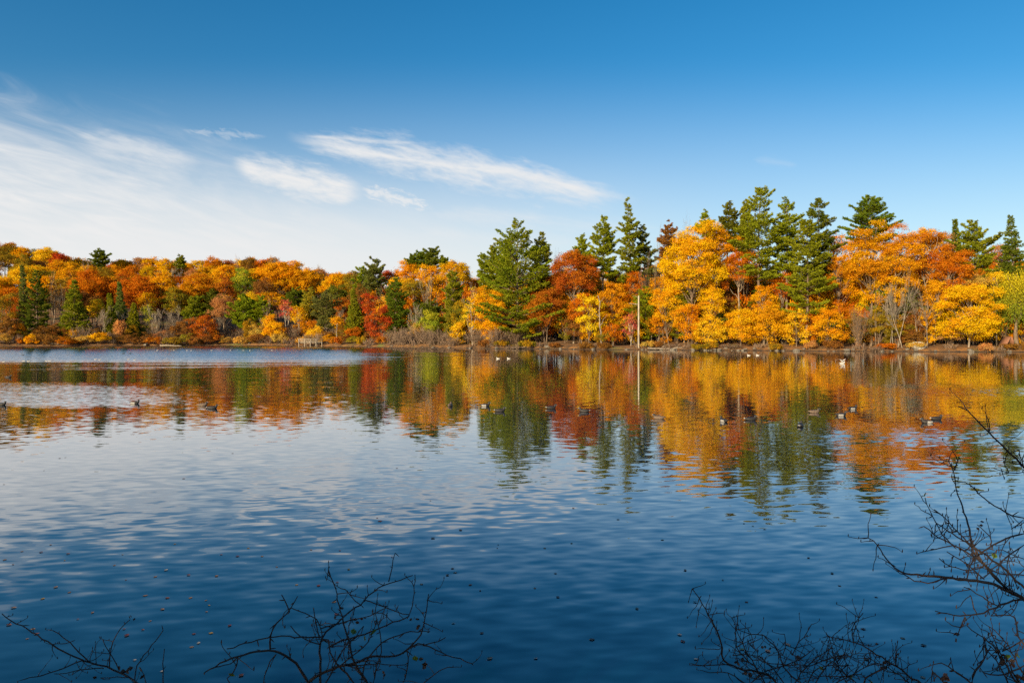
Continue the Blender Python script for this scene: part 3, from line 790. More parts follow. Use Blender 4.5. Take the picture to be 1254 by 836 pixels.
# named lone pines on the ridge
plant('P', 122, 308, 328, 8, 120, 'deep', 'lone dark green pine sticking up from the ridge', None)
plant('P', 221, 315, 328, 5, 120, 'green', 'small green pine tip on the ridge above the shoreline strip', None)
for px, top, hw, c, lab in ((10, 300, 13, 'olive', 'olive brown dome at the highest point of the ridge'), (27, 301, 9, 'orange', 'small orange crown at the ridge top'),
                            (57, 304, 14, 'yellow', 'yellow crown on the ridge crest'), (72, 308, 10, 'red', 'reddish crown on the ridge crest'), (151, 318, 15, 'gold', 'gold crown on the crest past the lone pine'),
                            (174, 314, 9, 'salmon', 'pinkish bare-looking crown on the crest'), (187, 315, 11, 'orange', 'orange crown on the crest after the pinkish one'),
                            (203, 316, 10, 'gold', 'gold crown near the small pine tip'), (262, 316, 13, 'burnt', 'brown orange crown on the crest past the small pine tip'),
                            (304, 315, 10, 'brown', 'dark brown dome on the crest'), (322, 315, 10, 'burnt', 'salmon orange crown at the crest by the domed oak'),
                            (334, 313, 9, 'salmon', 'pinkish thin crown at the crest by the domed oak')):
    plant('B', px, top, top + 24, hw, 128, c, lab, 'trees covering the far hillside')
for px, top, hw, lab in ((296, 310, 6, 'bare grey treetop poking over the dark brown dome'), (341, 312, 7, 'bare pinkish treetop over the large domed oak'), (389, 322, 10, 'grey pink bare crown at the dip of the ridge'),
                         (105, 314, 9, 'thin bare crown by the lone ridge pine'), (78, 345, 8, 'bare grey tree in the gap above the broad spruce'), (200, 386, 7, 'grey bare tree over the pale shoreline strip')):
    plant('N', px, top, top + 20, hw, 100 if top < 330 else 16, '-', lab)

# undergrowth along the waterline
rnd = random.Random(9)
px = -20.0; k = 0
BN = {'burnt': 'burnt orange', 'olive': 'olive', 'brown': 'brown', 'orange': 'orange', 'gold': 'golden', 'rust': 'rusty', 'pale': 'straw-coloured', 'salmon': 'pinkish', 'lime': 'yellow-green', 'yellow': 'yellow'}
while px < 1290:
    right = px > 560
    twiggy = rnd.random() < (0.4 if not right else 0.5)
    c = rnd.choice(['burnt', 'olive', 'brown', 'orange', 'gold', 'rust', 'pale', 'lime', 'brown'] if not right else ['brown', 'salmon', 'brown', 'rust', 'pale', 'burnt', 'olive', 'olive'])
    hgt = rnd.uniform(8, 17) if not right else rnd.uniform(5, 11)
    base = 423.5 if not right else 428.5
    if 470 < px < 550: px += 12; continue
    hw = rnd.uniform(7, 12)
    if right and rnd.random() < .45: px += hw * rnd.uniform(.6, 1.6); continue
    kind = 'T' if twiggy else 'U'
    lab = auto_label(BN[c], 'twiggy undergrowth bush' if twiggy else 'leafy low bush', 'at the waterline', px)
    plant(kind, px, base - hgt, base, hw, rnd.uniform(.1, 2.0), c, lab, 'bushes along the far waterline', True)
    if not right or rnd.random() < .45:
        c2 = rnd.choice(['brown', 'olive', 'brown', 'amber', 'salmon', 'rust', 'deep'] if not right else ['brown', 'olive', 'salmon', 'amber'])
        if c2 == 'deep': c2 = 'olive'
        k2 = rnd.choice('UUT'); q = px + rnd.uniform(-4, 4)
        plant(k2, q, base - rnd.uniform(18, 32), base - 6, rnd.uniform(8, 13), rnd.uniform(4, 10), c2,
              auto_label(BN.get(c2, ADJ[c2]), 'twiggy thicket bush' if k2 == 'T' else 'tall leafy shrub', 'behind the waterline bushes', q), 'taller shrubs behind the waterline bushes', True)
    px += hw * rnd.uniform(1.0, 1.5)
# taller twiggy understory behind the waterline on the low shore
rnd = random.Random(21)
px = 100.0
while px < 430:
    top = rnd.uniform(376, 396)
    plant('N', px, top, 410, rnd.uniform(6, 9), rnd.uniform(5, 12), '-', auto_label(rnd.choice(['thin tan', 'thin grey', 'pale slender']), 'bare sapling', 'in the shore brush', px), 'bare saplings in the shore brush', True)
    px += rnd.uniform(10, 15)

# ------------------------------------------------------------------ things on the far shore
def box(bm_V, bm_Q, lo, hi):
    n = len(bm_V)
    x0, y0, z0 = lo; x1, y1, z1 = hi
    bm_V += [(x0, y0, z0), (x1, y0, z0), (x1, y1, z0), (x0, y1, z0), (x0, y0, z1), (x1, y0, z1), (x1, y1, z1), (x0, y1, z1)]
    bm_Q += [[n + i for i in f] for f in ((0, 3, 2, 1), (4, 5, 6, 7), (0, 1, 5, 4), (1, 2, 6, 5), (2, 3, 7, 6), (3, 0, 4, 7))]
def box_mesh(name, boxes, mat):
    V, Q = [], []
    for lo, hi in boxes: box(V, Q, lo, hi)
    return mesh_np(name, np.array(V, float), Q, mats=(mat,))
def shore_pt(px, d):
    X = wx(px, 150.0)
    for _ in range(12):
        Y = float(shore(X)) + d; X = wx(px, Y)
    return X, Y

# timber dock with railing
X, Y = shore_pt(382, -.6)
e = empty('wooden_dock', (X, Y, .45), 'grey timber dock with a low railing at the waterline under the yellow tree', 'dock')
w = 29 / F * Y / 2
link('deck', box_mesh('deck', [((-w + i * 2 * w / 24, -1.2, .55), (-w + (i + .88) * 2 * w / 24, 1.6, .63)) for i in range(24)] + [((-w, -1.1, .43), (w, -.95, .548)), ((-w, 1.3, .43), (w, 1.45, .548))], M_WOOD), e)
for i in range(5):
    xx = -w + .1 + i * (2 * w - .2) / 4
    link('post', box_mesh('post', [((xx - .07, -1.36, -1.2), (xx + .07, -1.22, 1.42))], M_WOOD), e)
for zz in (1.38, 1.05, .8):
    link('rail', box_mesh('rail', [((-w, -1.40, zz - .05), (w, -1.363, zz + .05))], M_WOOD), e)

# low retaining wall
X, Y = shore_pt(62, 1.6)
rr = np.random.default_rng(3)
e = empty('retaining_wall', (X, Y, 0), 'low grey stone retaining wall at the waterline beside the broad spruce', 'wall')
V, Q = [], []
w = 14 / F * Y
for row in range(3):
    x = -w + (row % 2) * .3
    while x < w:
        L = rr.uniform(.5, 1.0); o_ = rr.uniform(-.05, .05)
        box(V, Q, (x, -.3 + o_, .02 + row * .42), (min(x + L - .04, w), .5, .42 + row * .42 - .03)); x += L
link('stonework', mesh_np('stonework', np.array(V, float), Q, mats=(M_STONE,)), e)
link('coping', box_mesh('coping', [((-w - .1, -.42, 1.26), (w + .1, .6, 1.38))], M_STONE), e)

# pale log lying at the waterline
def log(name, px, d, L, r, z, label, cat, mat, rz=0.05, tilt=0.02):
    X, Y = shore_pt(px, d)
    tb = Tubes(8); rg = np.random.default_rng(int(px))
    n = 9; P = np.stack([np.linspace(-L / 2, L / 2, n), rg.normal(size=n) * .06, rg.normal(size=n) * .03], 1)
    tb.add(P, np.linspace(r * 1.1, r * .6, n)); 
    limb(tb, P[5], P[5] + np.array([.6, -.5, .7]), r * .35, r * .12, rg, 3, 0, 5)
    o = link(name, tb.mesh(name, mat), None, (X, Y, z), (0, tilt, rz)); tag(o, label, cat); return o
log('driftwood_log', 209, -.6, 5.2, .16, .12, 'long pale driftwood log lying along the waterline below the golden oak', 'log', M_WOOD)
log('driftwood_log', 806, -.4, 4.0, .2, .25, 'grey fallen log on the bank past the wooden pole', 'log', M_BARK_GREY, .1, .03)
log('driftwood_log', 826, .2, 3.0, .15, .35, 'thin fallen branch log under the huge golden maple', 'log', M_BARK_GREY, -.2, -.12)
log('driftwood_log', 640, .0, 4.6, .14, .3, 'brown log lying at the foot of the broad tiered pine', 'log', M_BARK, .15, -.05)

M_POLE = mat_rough('bleached_wood', (0.24, 0.205, 0.16), (0.42, 0.37, 0.30), 3.0, (1, 1, .2))
# wooden pole and dead snag
X, Y = shore_pt(782, 1.2); g0 = float(ground(X, Y)); h = wz(362, Y) - g0
e = empty('wooden_pole', (X, Y, g0), 'tall straight pale wooden pole with one crossarm stub at the bank', 'pole')
tb = Tubes(9); tb.add([(0, 0, -.4), (.02, 0, h * .5), (0.03, 0, h)], [.19, .175, .15]); link('shaft', tb.mesh('shaft', M_POLE), e)
tb = Tubes(6); tb.add([(0.0, 0, h * .83), (-.9, 0, h * .84), (-1.9, -.1, h * .85)], [.09, .08, .05]); link('crossarm', tb.mesh('crossarm', M_BARK_WHITE), e)
tb = Tubes(5); tb.add([(0.0, 0, h * .95), (-.5, 0, h * .985), (-1.2, 0, h * 1.0)], [.045, .035, .02]); link('bracket', tb.mesh('bracket', M_BARK_GREY), e)
X, Y = shore_pt(735, 3.2); g0 = float(ground(X, Y)); h = wz(362, Y) - g0
e = empty('dead_tree', (X, Y, g0), 'pale barkless dead snag standing inside the yellow tree', 'dead tree')
tb = Tubes(8); rg = np.random.default_rng(4)
P = limb(tb, (.3, 0, -.3), (-.45, 0, h), .18, .08, rg, 7, 0, 8, .012)
link('trunk', tb.mesh('trunk', M_BARK_GREY), e)
for a_, b_ in ((4, (-2.1, .1, h * .72)), (6, (.9, .2, h * .97)), (3, (1.4, -.2, h * .62))):
    tb = Tubes(5); limb(tb, P[a_], b_, .09, .03, rg, 4, .05); link('branch', tb.mesh('branch', M_BARK_GREY), e)

# boulders and shore stones
def rock_mesh(seed, mat, flat=.6):
    rg = np.random.default_rng(seed)
    import bmesh
    bm = bmesh.new(); bmesh.ops.create_icosphere(bm, subdivisions=3, radius=1.0)
    ks = rg.normal(size=(7, 3)); ks = unit(ks); cut = rg.uniform(.62, .92, 7)
    for v in bm.verts:
        p = np.array(v.co)
        for kx, cc in zip(ks, cut):
            dd = p @ kx
            if dd > cc: p = p - kx * (dd - cc) * .9
        p *= 1 + .05 * math.sin(p[0] * 7 + seed) * math.cos(p[1] * 6)
        v.co = (p[0], p[1], p[2] * flat)
    me = bpy.data.meshes.new('rock'); bm.to_mesh(me); bm.free(); me.materials.append(mat)
    return me
X, Y = shore_pt(1124, 2.0)
o = link('boulder', rock_mesh(5, M_STONE_PALE, .8), None, (X, Y, .95), (0, 0, .3)); o.scale = (1.55, 1.1, 1.0)
tag(o, 'large pale boulder on the bank among bare silver trees', 'boulder')
protos = [rock_mesh(20 + i, M_STONE, .6) for i in range(5)]
rnd = random.Random(31)
for i in range(80):
    px = rnd.choice([rnd.uniform(640, 1260), rnd.uniform(640, 1260), rnd.uniform(760, 960), rnd.uniform(90, 640)])
    X, Y = shore_pt(px, rnd.uniform(-.5, 1.0))
    s = rnd.uniform(.14, .42) if rnd.random() < .85 else rnd.uniform(.42, .75)
    o = link('shore_rock', protos[i % 5], None, (X, Y, max(0.02, float(ground(X, Y))) + s * .15), (0, 0, rnd.uniform(0, 6)))
    o.scale = (s * rnd.uniform(1, 1.6), s, s)
    tag(o, 'grey brown stone at the far waterline, one of many small ones' if s < .42 else 'larger grey brown stone at the far waterline', 'stone', 'stones along the far waterline')

# A-frame shelter by the willow
X, Y = shore_pt(1233, 4.0); g0 = float(ground(X, Y))
e = empty('small_shelter', (X, Y, g0), 'small A-frame wooden shelter on the grass beside the willow', 'shelter')
V = []; Q = []
def slab(p0, p1, th, dep):
    p0 = np.array(p0); p1 = np.array(p1); n = len(V)
    t = p1 - p0; nn = np.array([-t[1], t[0]]); nn = nn / np.linalg.norm(nn) * th
    for yy in (-dep, dep):
        for p in (p0, p1, p1 + nn, p0 + nn): V.append((p[0], yy, p[1]))
    Q.extend([[n + i for i in f] for f in ((0, 1, 2, 3), (7, 6, 5, 4), (0, 4, 5, 1), (1, 5, 6, 2), (2, 6, 7, 3), (3, 7, 4, 0))])
slab((-1.0, -.1), (0, 1.75), .08, 1.1); slab((0, 1.75), (1.0, -.1), .08, 1.1)
link('roof', mesh_np('roof', np.array(V), Q, mats=(M_REDWOOD,)), e)
link('back_wall', mesh_np('back_wall', np.array([(-.9, .9, 0), (.9, .9, 0), (0, .9, 1.65), (-.9, .8, 0), (.9, .8, 0), (0, .8, 1.65)], float), None, [[0, 1, 2], [5, 4, 3]], mats=(M_WOOD,)), e)
link('floor_board', box_mesh('floor_board', [((-.85, -1.0, 0.02), (.85, .78, .12))], M_WOOD), e)

# picnic table up the slope
X, Y = shore_pt(63, 20); g0 = wz(394, Y)
g0 = float(ground(X, Y))
e = empty('picnic_table', (X, Y, g0), 'wooden picnic table on the slope behind the retaining wall', 'table')
link('tabletop', box_mesh('tabletop', [((-1.1, -.4 + .2 * i, .72), (1.1, -.22 + .2 * i, .77)) for i in range(4)], M_WOOD), e)
for s in (-1, 1):
    link('bench_seat', box_mesh('bench_seat', [((-1.1, .6 * s - .13, .42), (1.1, .6 * s + .13, .46))], M_WOOD), e)
    link('leg', box_mesh('leg', [((.8 * s - .05, -.7, .32), (.8 * s + .05, .7, .415)), ((.8 * s - .05, -.1, 0), (.8 * s + .05, .1, .715))], M_WOOD), e)

# ------------------------------------------------------------------ birds
def duck_mesh(kind):
    # spine from tail through body, up the neck to the crown; elliptical rings
    S = [(-.25, .085, .006, .010), (-.21, .080, .045, .025), (-.15, .065, .085, .055), (-.06, .055, .105, .075), (.04, .055, .105, .080), (.115, .065, .085, .075), (.155, .09, .058, .055),
         (.165, .115, .044, .044), (.170, .138, .042, .042), (.178, .165, .044, .044), (.19, .190, .036, .028), (.205, .198, .012, .010)]
    S = np.array(S); n = len(S); k = 12
    P = np.stack([S[:, 0], np.zeros(n), S[:, 1]], 1)
    T = unit(np.gradient(P, axis=0))
    T[8] = unit(np.array([.25, 0, 1.0])); T[9] = unit(np.array([.45, 0, .9]))
    A = np.tile(np.array([0, 1.0, 0]), (n, 1)); B = np.cross(T, A)
    th = np.arange(k) * 2 * PI / k
    V = P[:, None] + A[:, None] * (np.cos(th)[None, :, None] * S[:, 2][:, None, None]) + B[:, None] * (np.sin(th)[None, :, None] * S[:, 3][:, None, None])
    V = V.reshape(-1, 3)
    i = np.arange(n - 1)[:, None] * k; j = np.arange(k)[None]; j2 = (j + 1) % k
    Q = np.stack([i + j, i + j2, i + k + j2, i + k + j], -1).reshape(-1, 4)
    C = V[Q].mean(1)
    mi = np.zeros(len(Q), int)
    if kind == 'drake': mi[(C[:, 0] > -.17) & (C[:, 0] < .06) & (C[:, 2] < .09)] = 1
    if kind == 'hen': mi[:] = 2; mi[(C[:, 0] > .14) & (C[:, 2] > .12)] = 0
    if kind == 'gull': mi[:] = 1; mi[(C[:, 2] > .10) & (C[:, 0] < .0)] = 2
    if kind == 'coot': mi[:] = 0; mi[(C[:, 0] < -.19)] = 1
    return mesh_np('body', V, Q, smooth=True, mats=(M_BLACK, M_WHITE if kind == 'gull' else M_FLANK, M_BROWN), mi=mi)
def bill_mesh():
    tb = Tubes(6); tb.add([(.205, 0, .174), (.235, 0, .165), (.262, 0, .158)], [.016, .014, .008]); return tb.mesh('bill', M_BILL)
BODY = {k: duck_mesh(k) for k in ('drake', 'hen', 'gull', 'coot')}; BILL = bill_mesh()
def bird(nm, px, py, kind, heading, label, cat, group, scale=1.0):
    Y = F * EYE / (py + 1.2 - HZ); X = wx(px, Y)
    e = empty(nm, (X, Y, -.012), label, cat, group, heading); e.scale = (scale,) * 3
    link('body', BODY[kind], e); link('bill', BILL, e); return e
DUCKS = [
 (1.5, 495, 'coot', 0, 'dark duck half out of view, alone'), (10, 461, 'coot', 0, 'small dark duck far off beyond the half-hidden one'),
 (165, 493, 'drake', 0, 'white-sided dark-headed drake alone on the water before the far spruces'), (248, 495.5, 'hen', 0, 'brown duck swimming a little ahead of its dark mate'),
 (260, 499, 'coot', .1, 'dark duck close behind the brown duck, nearer of the two'), (551.4, 496, 'hen', 1.5, 'duck seen from behind in the green reflection'),
 (594, 496, 'drake', 0.05, 'white-sided drake in the orange reflection before the broad pine'), (612, 502.5, 'coot', 0, 'dark duck in the green pine reflection'),
 (675, 499, 'coot', .15, 'dark duck in the brown reflection of the rust oak'), (715.5, 503, 'coot', 2.9, 'dark duck at the edge of the yellow reflection'),
 (807, 511.5, 'hen', 3.0, 'brown-sided duck in the golden reflection beyond the pole'), (886, 515, 'drake', 1.8, 'white-rumped duck seen from behind in the golden reflection'),
 (919, 513, 'coot', 0, 'dark duck with pale side beside the white-rumped one'), (980, 521, 'coot', 1.0, 'round black duck in the dark green reflection, nearest of all'),
 (997, 504, 'hen', 0, 'tan duck with dark head in the orange reflection'), (1030, 508, 'drake', 0.1, 'white-tailed duck beside the tan duck'),
 (1044, 500, 'drake', 0.3, 'pale duck beyond the white-tailed duck'), (1135.5, 516.7, 'drake', 3.1, 'white-sided duck nearer of the pair by the overhanging twig'),
 (1146.5, 512.5, 'coot', 0, 'dark duck farther of the pair by the overhanging twig')]
for px, py, k, hd, lab in DUCKS: bird('duck', px, py, k, hd, lab, 'duck', 'ducks swimming on the lake')
for px, py in [(188, 428), (192.5, 428), (200, 428), (209, 428), (213, 428), (229, 428), (234, 428.2), (245.5, 428), (259, 428), (266, 428), (272, 428.2), (282, 428), (290, 428), (298, 428), (306, 428), (320, 427.8), (333, 427.8), (338, 428)]:
    bird('gull', px, py, 'gull', 0.2 + (px % 3) - 1, 'tiny white gull in the long line resting off the far shore', 'gull', 'gulls in a line off the far shore', .75)
for px, py in [(5, 442), (29, 441), (35, 441.4), (57, 441), (61, 441.3), (117, 439), (122, 439.4), (157, 439), (165, 439.5)]:
    bird('gull', px, py, 'gull', 0.2, 'pale gull in the loose pairs on the ruffled water', 'gull', 'gulls in pairs on the ruffled water', .7)
for px, py in [(151, 432), (159, 432), (28, 434)]:
    bird('duck', px, py, 'coot', 0.1, 'tiny dark duck far out on the ruffled water', 'duck', 'far dark ducks', .9)
for px, py in [(610, 438), (623, 438), (917, 434), (928, 434)]:
    bird('gull', px, py, 'gull', 3.0, 'small white gull near the far bank, one of a pair below the broad pine' if px < 700 else 'small white gull near the far bank, one of a pair below the amber tree', 'gull', 'gull pairs by the far bank', 1.0)
# gull lifting off, wings up
g_ = bird('gull', 1031.4, 444, 'gull', 0.0, 'white gull taking off with both wings raised', 'gull', None, 1.3)
for s in (-1, 1):
    V = []; nS = 6
    for i in range(nS):
        t = i / (nS - 1); L = .62 * t
        y = s * .03 * (1 - t) + s * L * .45; x = .02 + s * L * .62; z = .13 + L * .62 * (1 - .35 * t)
        ch = .17 * (1 - .75 * t ** 1.6)
        V += [(x - ch * .5, y, z), (x + ch * .5, y, z + .01), (x - ch * .5, y + .012, z + .012), (x + ch * .5, y + .012, z + .022)]
    Q = []
    for i in range(nS - 1):
        a = i * 4; Q += [[a, a + 1, a + 5, a + 4], [a + 2, a + 6, a + 7, a + 3], [a, a + 4, a + 6, a + 2], [a + 1, a + 3, a + 7, a + 5]]
    link('wing', mesh_np('wing', np.array(V), Q, mats=(M_WHITE,)), g_)

# ------------------------------------------------------------------ leaves afloat
def mat_leafcol(name, c):
    return mat_rough(name, tuple(v * .7 for v in c), tuple(min(1, v * 1.2) for v in c), 40.0, rough=.55, bump=.2)
LC = {'rust-brown': (0.14, .045, .02), 'tan': (.2, .12, .07), 'yellow': (.28, .18, .03), 'dark red': (.10, .02, .015), 'pale': (.3, .28, .25)}
LM = {}
def leaf_blade(mat, rg):
    n = 11; t = np.linspace(0, 1, n); w = .36 * np.sin(PI * t ** .85) * (1 + .22 * np.sin(t * 18))
    curl = rg.uniform(.05, .3)
    V = []
    for i in range(n):
        x = t[i] - .5; zz = curl * (x * x) 
        for s in (-1, 0, 1):
            V.append((x, s * w[i], zz + curl * .9 * (abs(s) * w[i]) ** 1.0 + .004))
    V = np.array(V); V[:, 0] += rg.normal() * .02
    Q = []
    for i in range(n - 1):
        for s in range(2):
            a = i * 3 + s; Q.append([a, a + 3, a + 4, a + 1])
    # stem
    b = len(V); V = np.vstack([V, [(-.5, -.012, .006), (-.5, .012, .006), (-.78, .05, .05), (-.78, .03, .05)]]); Q.append([b, b + 1, b + 2, b + 3])
    return mesh_np('leaf', V, Q, smooth=True, mats=(mat,))
for cn, cc in LC.items():
    rg = np.random.default_rng(len(cn)); mt = mat_leafcol('floating_leaf_' + cn.replace(' ', '_').replace('-', '_'), cc)
    LM[cn] = [leaf_blade(mt, rg) for _ in range(3)]
LEAVES = [ # photo positions
 (16, 691, 'rust-brown'), (6, 685, 'tan'), (27, 675, 'tan'), (50, 676, 'dark red'), (62, 667, 'tan'), (83, 678, 'rust-brown'), (79, 686, 'yellow'), (140, 692, 'tan'), (150, 679, 'yellow'), (203, 698, 'pale'),
 (154, 710, 'rust-brown'), (190, 706, 'tan'), (214, 666, 'yellow'), (231, 704, 'rust-brown'), (265, 705, 'tan'), (271, 679, 'rust-brown'), (291, 681, 'dark red'), (68, 719, 'tan'), (85, 725, 'tan'), (52, 733, 'yellow'), (17, 744, 'tan'),
 (95, 758, 'rust-brown'), (113, 750, 'tan'), (11, 765, 'rust-brown'), (40, 770, 'tan'), (33, 782, 'tan'), (178, 729, 'tan'), (199, 746, 'tan'), (205, 732, 'rust-brown'), (233, 732, 'tan'), (252, 735, 'tan'), (256, 741, 'yellow'), (253, 749, 'tan'), (184, 760, 'tan'),
 (152, 770, 'rust-brown'), (175, 771, 'rust-brown'), (155, 778, 'dark red'), (281, 766, 'dark red'), (258, 775, 'yellow'), (237, 776, 'dark red'), (243, 787, 'pale'), (235, 792, 'tan'), (165, 808, 'pale'), (198, 822, 'pale'), (295, 827, 'rust-brown'), (45, 776, 'rust-brown'),
 (304, 671, 'yellow'), (381, 673, 'tan'), (416, 674, 'dark red'), (339, 694, 'tan'), (390, 717, 'dark red'), (413, 713, 'dark red'), (427, 697, 'yellow'), (363, 716, 'yellow'), (265, 705, 'tan'), (321, 681, 'tan'), (480, 682, 'rust-brown'), (516, 715, 'tan'),
 (548, 704, 'rust-brown'), (554, 696, 'rust-brown'), (557, 701, 'tan'), (576, 716, 'rust-brown'), (588, 723, 'rust-brown'), (590, 775, 'rust-brown'), (555, 763, 'pale'), (518, 750, 'rust-brown'), (409, 737, 'tan'), (434, 758, 'tan'), (412, 752, 'dark red'),
 (610, 667, 'rust-brown'), (609, 671, 'dark red'), (564, 649, 'rust-brown'), (530, 659, 'rust-brown'), (462, 634, 'rust-brown'), (465, 638, 'dark red'), (527, 613, 'tan'), (486, 573, 'rust-brown'), (702, 622, 'rust-brown'), (680, 702, 'rust-brown'), (683, 731, 'dark red'),
 (655, 720, 'tan'), (700, 665, 'tan'), (667, 671, 'tan'), (757, 636, 'rust-brown'), (811, 661, 'tan'), (839, 698, 'rust-brown'), (885, 710, 'rust-brown'), (914, 737, 'dark red'), (851, 737, 'pale'), (832, 777, 'pale'), (836, 785, 'dark red'), (852, 807, 'pale'),
 (990, 683, 'rust-brown'), (1019, 702, 'rust-brown'), (1028, 717, 'tan'), (1073, 731, 'dark red'), (1057, 770, 'rust-brown'), (1074, 788, 'dark red'), (1061, 807, 'rust-brown'), (909, 795, 'yellow'), (940, 797, 'tan'), (965, 789, 'tan'), (922, 644, 'yellow'), (911, 641, 'tan'), (936, 648, 'tan'),
 (1131, 790, 'rust-brown'), (1130, 829, 'tan'), (1105, 781, 'tan'), (656, 806, 'pale'), (780, 745, 'tan'), (725, 783, 'rust-brown'), (600, 806, 'tan'), (54, 576, 'tan'), (80, 560, 'tan'), (5, 593, 'rust-brown'), (73, 561, 'rust-brown'), (285, 555, 'tan'), (225, 586, 'rust-brown')]
rnd = random.Random(77)
for px, py, cn in LEAVES:
    Y = F * EYE / (py - HZ); X = wx(px, Y)
    o = link('floating_leaf', LM[cn][rnd.randrange(3)], None, (X, Y, .003), (0, 0, rnd.uniform(0, 6.28)))
    s = rnd.uniform(.03, .066) * (1.0 if py > 660 else 1.3); o.scale = (s, s, s)
    where = 'among the near bank twigs' if py > 755 else ('on the dark water before the twigs' if py > 690 else ('on the open blue water' if py > 630 else 'far out on the bright water'))
    side = 'where clouds reflect' if px < 330 else ('off the middle shrub' if px < 620 else ('on the empty central stretch' if px < 820 else 'off the overhanging shrub'))
    tag(o, f'{cn} leaf floating {where}, {side}', 'leaf', 'fallen leaves floating on the lake')

# ------------------------------------------------------------------ near shrubs (bare twigs over the water)
def crop(ox, oy, s, pl): return [(ox + x / s, oy + y / s) for x, y in pl]
def dep(px, py, base, ph):
    return base + .28 * math.sin(px * .011 + ph) + .22 * math.sin(py * .017 + ph * 2) + .12 * math.sin(px * .031 + py * .027)
def near_shrub(label, base, ph, lines, root, seed, twig_n, leaves, withered, exit_side):
    rg = np.random.default_rng(seed)
    rootp = np.array(root, float)
    tb = Tubes(5)
    buds = Tubes(5)
    e = empty('bare_shrub', root, label, 'shrub', 'bare shrubs on the near bank')
    anchors = []
    for pl, w0, w1 in lines:
        pts = []
        # subdivide and jitter the traced line into 3D
        pp = np.array(pl, float)
        seg = np.linalg.norm(np.diff(pp, axis=0), axis=1); tt = np.concatenate([[0], np.cumsum(seg)])
        n = max(4, int(tt[-1] / 7)); ts = np.linspace(0, tt[-1], n)
        q = np.stack([np.interp(ts, tt, pp[:, 0]), np.interp(ts, tt, pp[:, 1])], 1)
        q2 = q.copy(); q2[1:-1] = (q[:-2] + 2 * q[1:-1] + q[2:]) / 4; q = q2
        q[1:-1] += rg.normal(size=(n - 2, 2)) * .55
        D = np.array([dep(a, b, base, ph) for a, b in q])
        P = np.stack([(q[:, 0] - 627) / F * D, D, EYE + (HZ - q[:, 1]) / F * D], 1)
        R = np.linspace(w0, w1, n) * .5 * 3.1 / F * .95
        # carry the thick end out of view down to the root
        for endi in (0, -1):
            x, y = pl[endi]
            if y > 833 or (exit_side and x > 1252):
                a = P[endi]; k = 6
                t = np.linspace(0, 1, k + 1)[1:, None]
                tgt = rootp + rg.normal(size=3) * np.array([.06, .05, 0])
                ext = a + (tgt - a) * t; ext[:, 2] += np.sin(t[:, 0] * PI) * -.05
                rr_ = R[endi] * (1 + .8 * t[:, 0])
                if endi == 0: P = np.vstack([ext[::-1], P]); R = np.concatenate([rr_[::-1], R])
                else: P = np.vstack([P, ext]); R = np.concatenate([R, rr_])
        tb.add(P, np.maximum(R, .0011), 6)
        for i in range(0, n):
            anchors.append((q[i], D[i], np.array([q[min(i + 1, n - 1)][0] - q[max(i - 1, 0)][0], q[min(i + 1, n - 1)][1] - q[max(i - 1, 0)][1]]), w1))
    # side twigs with buds
    for _ in range(twig_n):
        (c, D0, tdir, w1) = anchors[rg.integers(len(anchors))]
        tdir = tdir / max(np.linalg.norm(tdir), .01) * rg.choice([-1, 1])
        ang = rg.choice([-1, 1]) * rg.uniform(.5, 1.1)
        v = np.array([tdir[0] * math.cos(ang) - tdir[1] * math.sin(ang), tdir[0] * math.sin(ang) + tdir[1] * math.cos(ang)])
        v = v + np.array([0, -.35]); v /= np.linalg.norm(v)
        L = rg.uniform(7, 34); k = max(3, int(L / 5)); P = []; p = np.array(c, float); dd = D0; sl = rg.normal() * .010
        for i in range(k + 1):
            P.append(((p[0] - 627) / F * dd, dd, EYE + (HZ - p[1]) / F * dd))
            v = v + rg.normal(size=2) * .22; v /= np.linalg.norm(v); p = p + v * L / k; dd += sl * L / k
        tb.add(P, np.linspace(.0021, .0010, k + 1), 4)
        e_ = np.array(P[-1]); tb.add([e_, e_ + np.array([0, 0, .006]), e_ + np.array([.001, 0, .013])], [.0011, .0024, .0007], 5)
        if rg.uniform() < .5:
            m_ = np.array(P[k // 2]); tb.add([m_, m_ + np.array([.003, 0, .006]), m_ + np.array([.005, 0, .010])], [.0011, .0020, .0007], 4)
    # buds along the main lines
    for i in range(0, len(anchors), 2):
        c, D0, tdir, _w = anchors[i]
        b_ = np.array([(c[0] - 627) / F * D0, D0, EYE + (HZ - c[1]) / F * D0]); s_ = rg.normal(size=3) * .006
        tb.add([b_, b_ + s_, b_ + s_ * 1.9], [.0016, .0024, .0007], 4)
    me = tb.mesh('branches', M_TWIG_DARK)
    o = link('branches', me, e); o.location = -rootp
    lm = mat_leafcol('live_green_leaf', (.10, .17, .012)) if leaves else None
    dm = mat_leafcol('withered_leaf', (.05, .022, .015))
    def put(px, py, size, mt, nm, lab=None):
        D0 = dep(px, py, base, ph)
        b_ = leaf_blade(mt, rg)
        o = link(nm, b_, e, np.array([(px - 627) / F * D0, D0, EYE + (HZ - py) / F * D0]) - rootp, (rg.uniform(.9, 1.9), rg.uniform(-.8, .8), rg.uniform(0, 6.28)))
        s = size / F * D0; o.scale = (s, s, s)
        if lab: o["label"] = lab
    for a in leaves: put(a[0], a[1], a[2], lm, 'leaf', 'fresh green leaf still hanging on the shrub')
    for a in withered:
        for q_ in range(3): put(a[0] + rg.normal() * 3, a[1] + rg.normal() * 3, a[2] * rg.uniform(.7, 1.1), dm, 'withered_leaf')

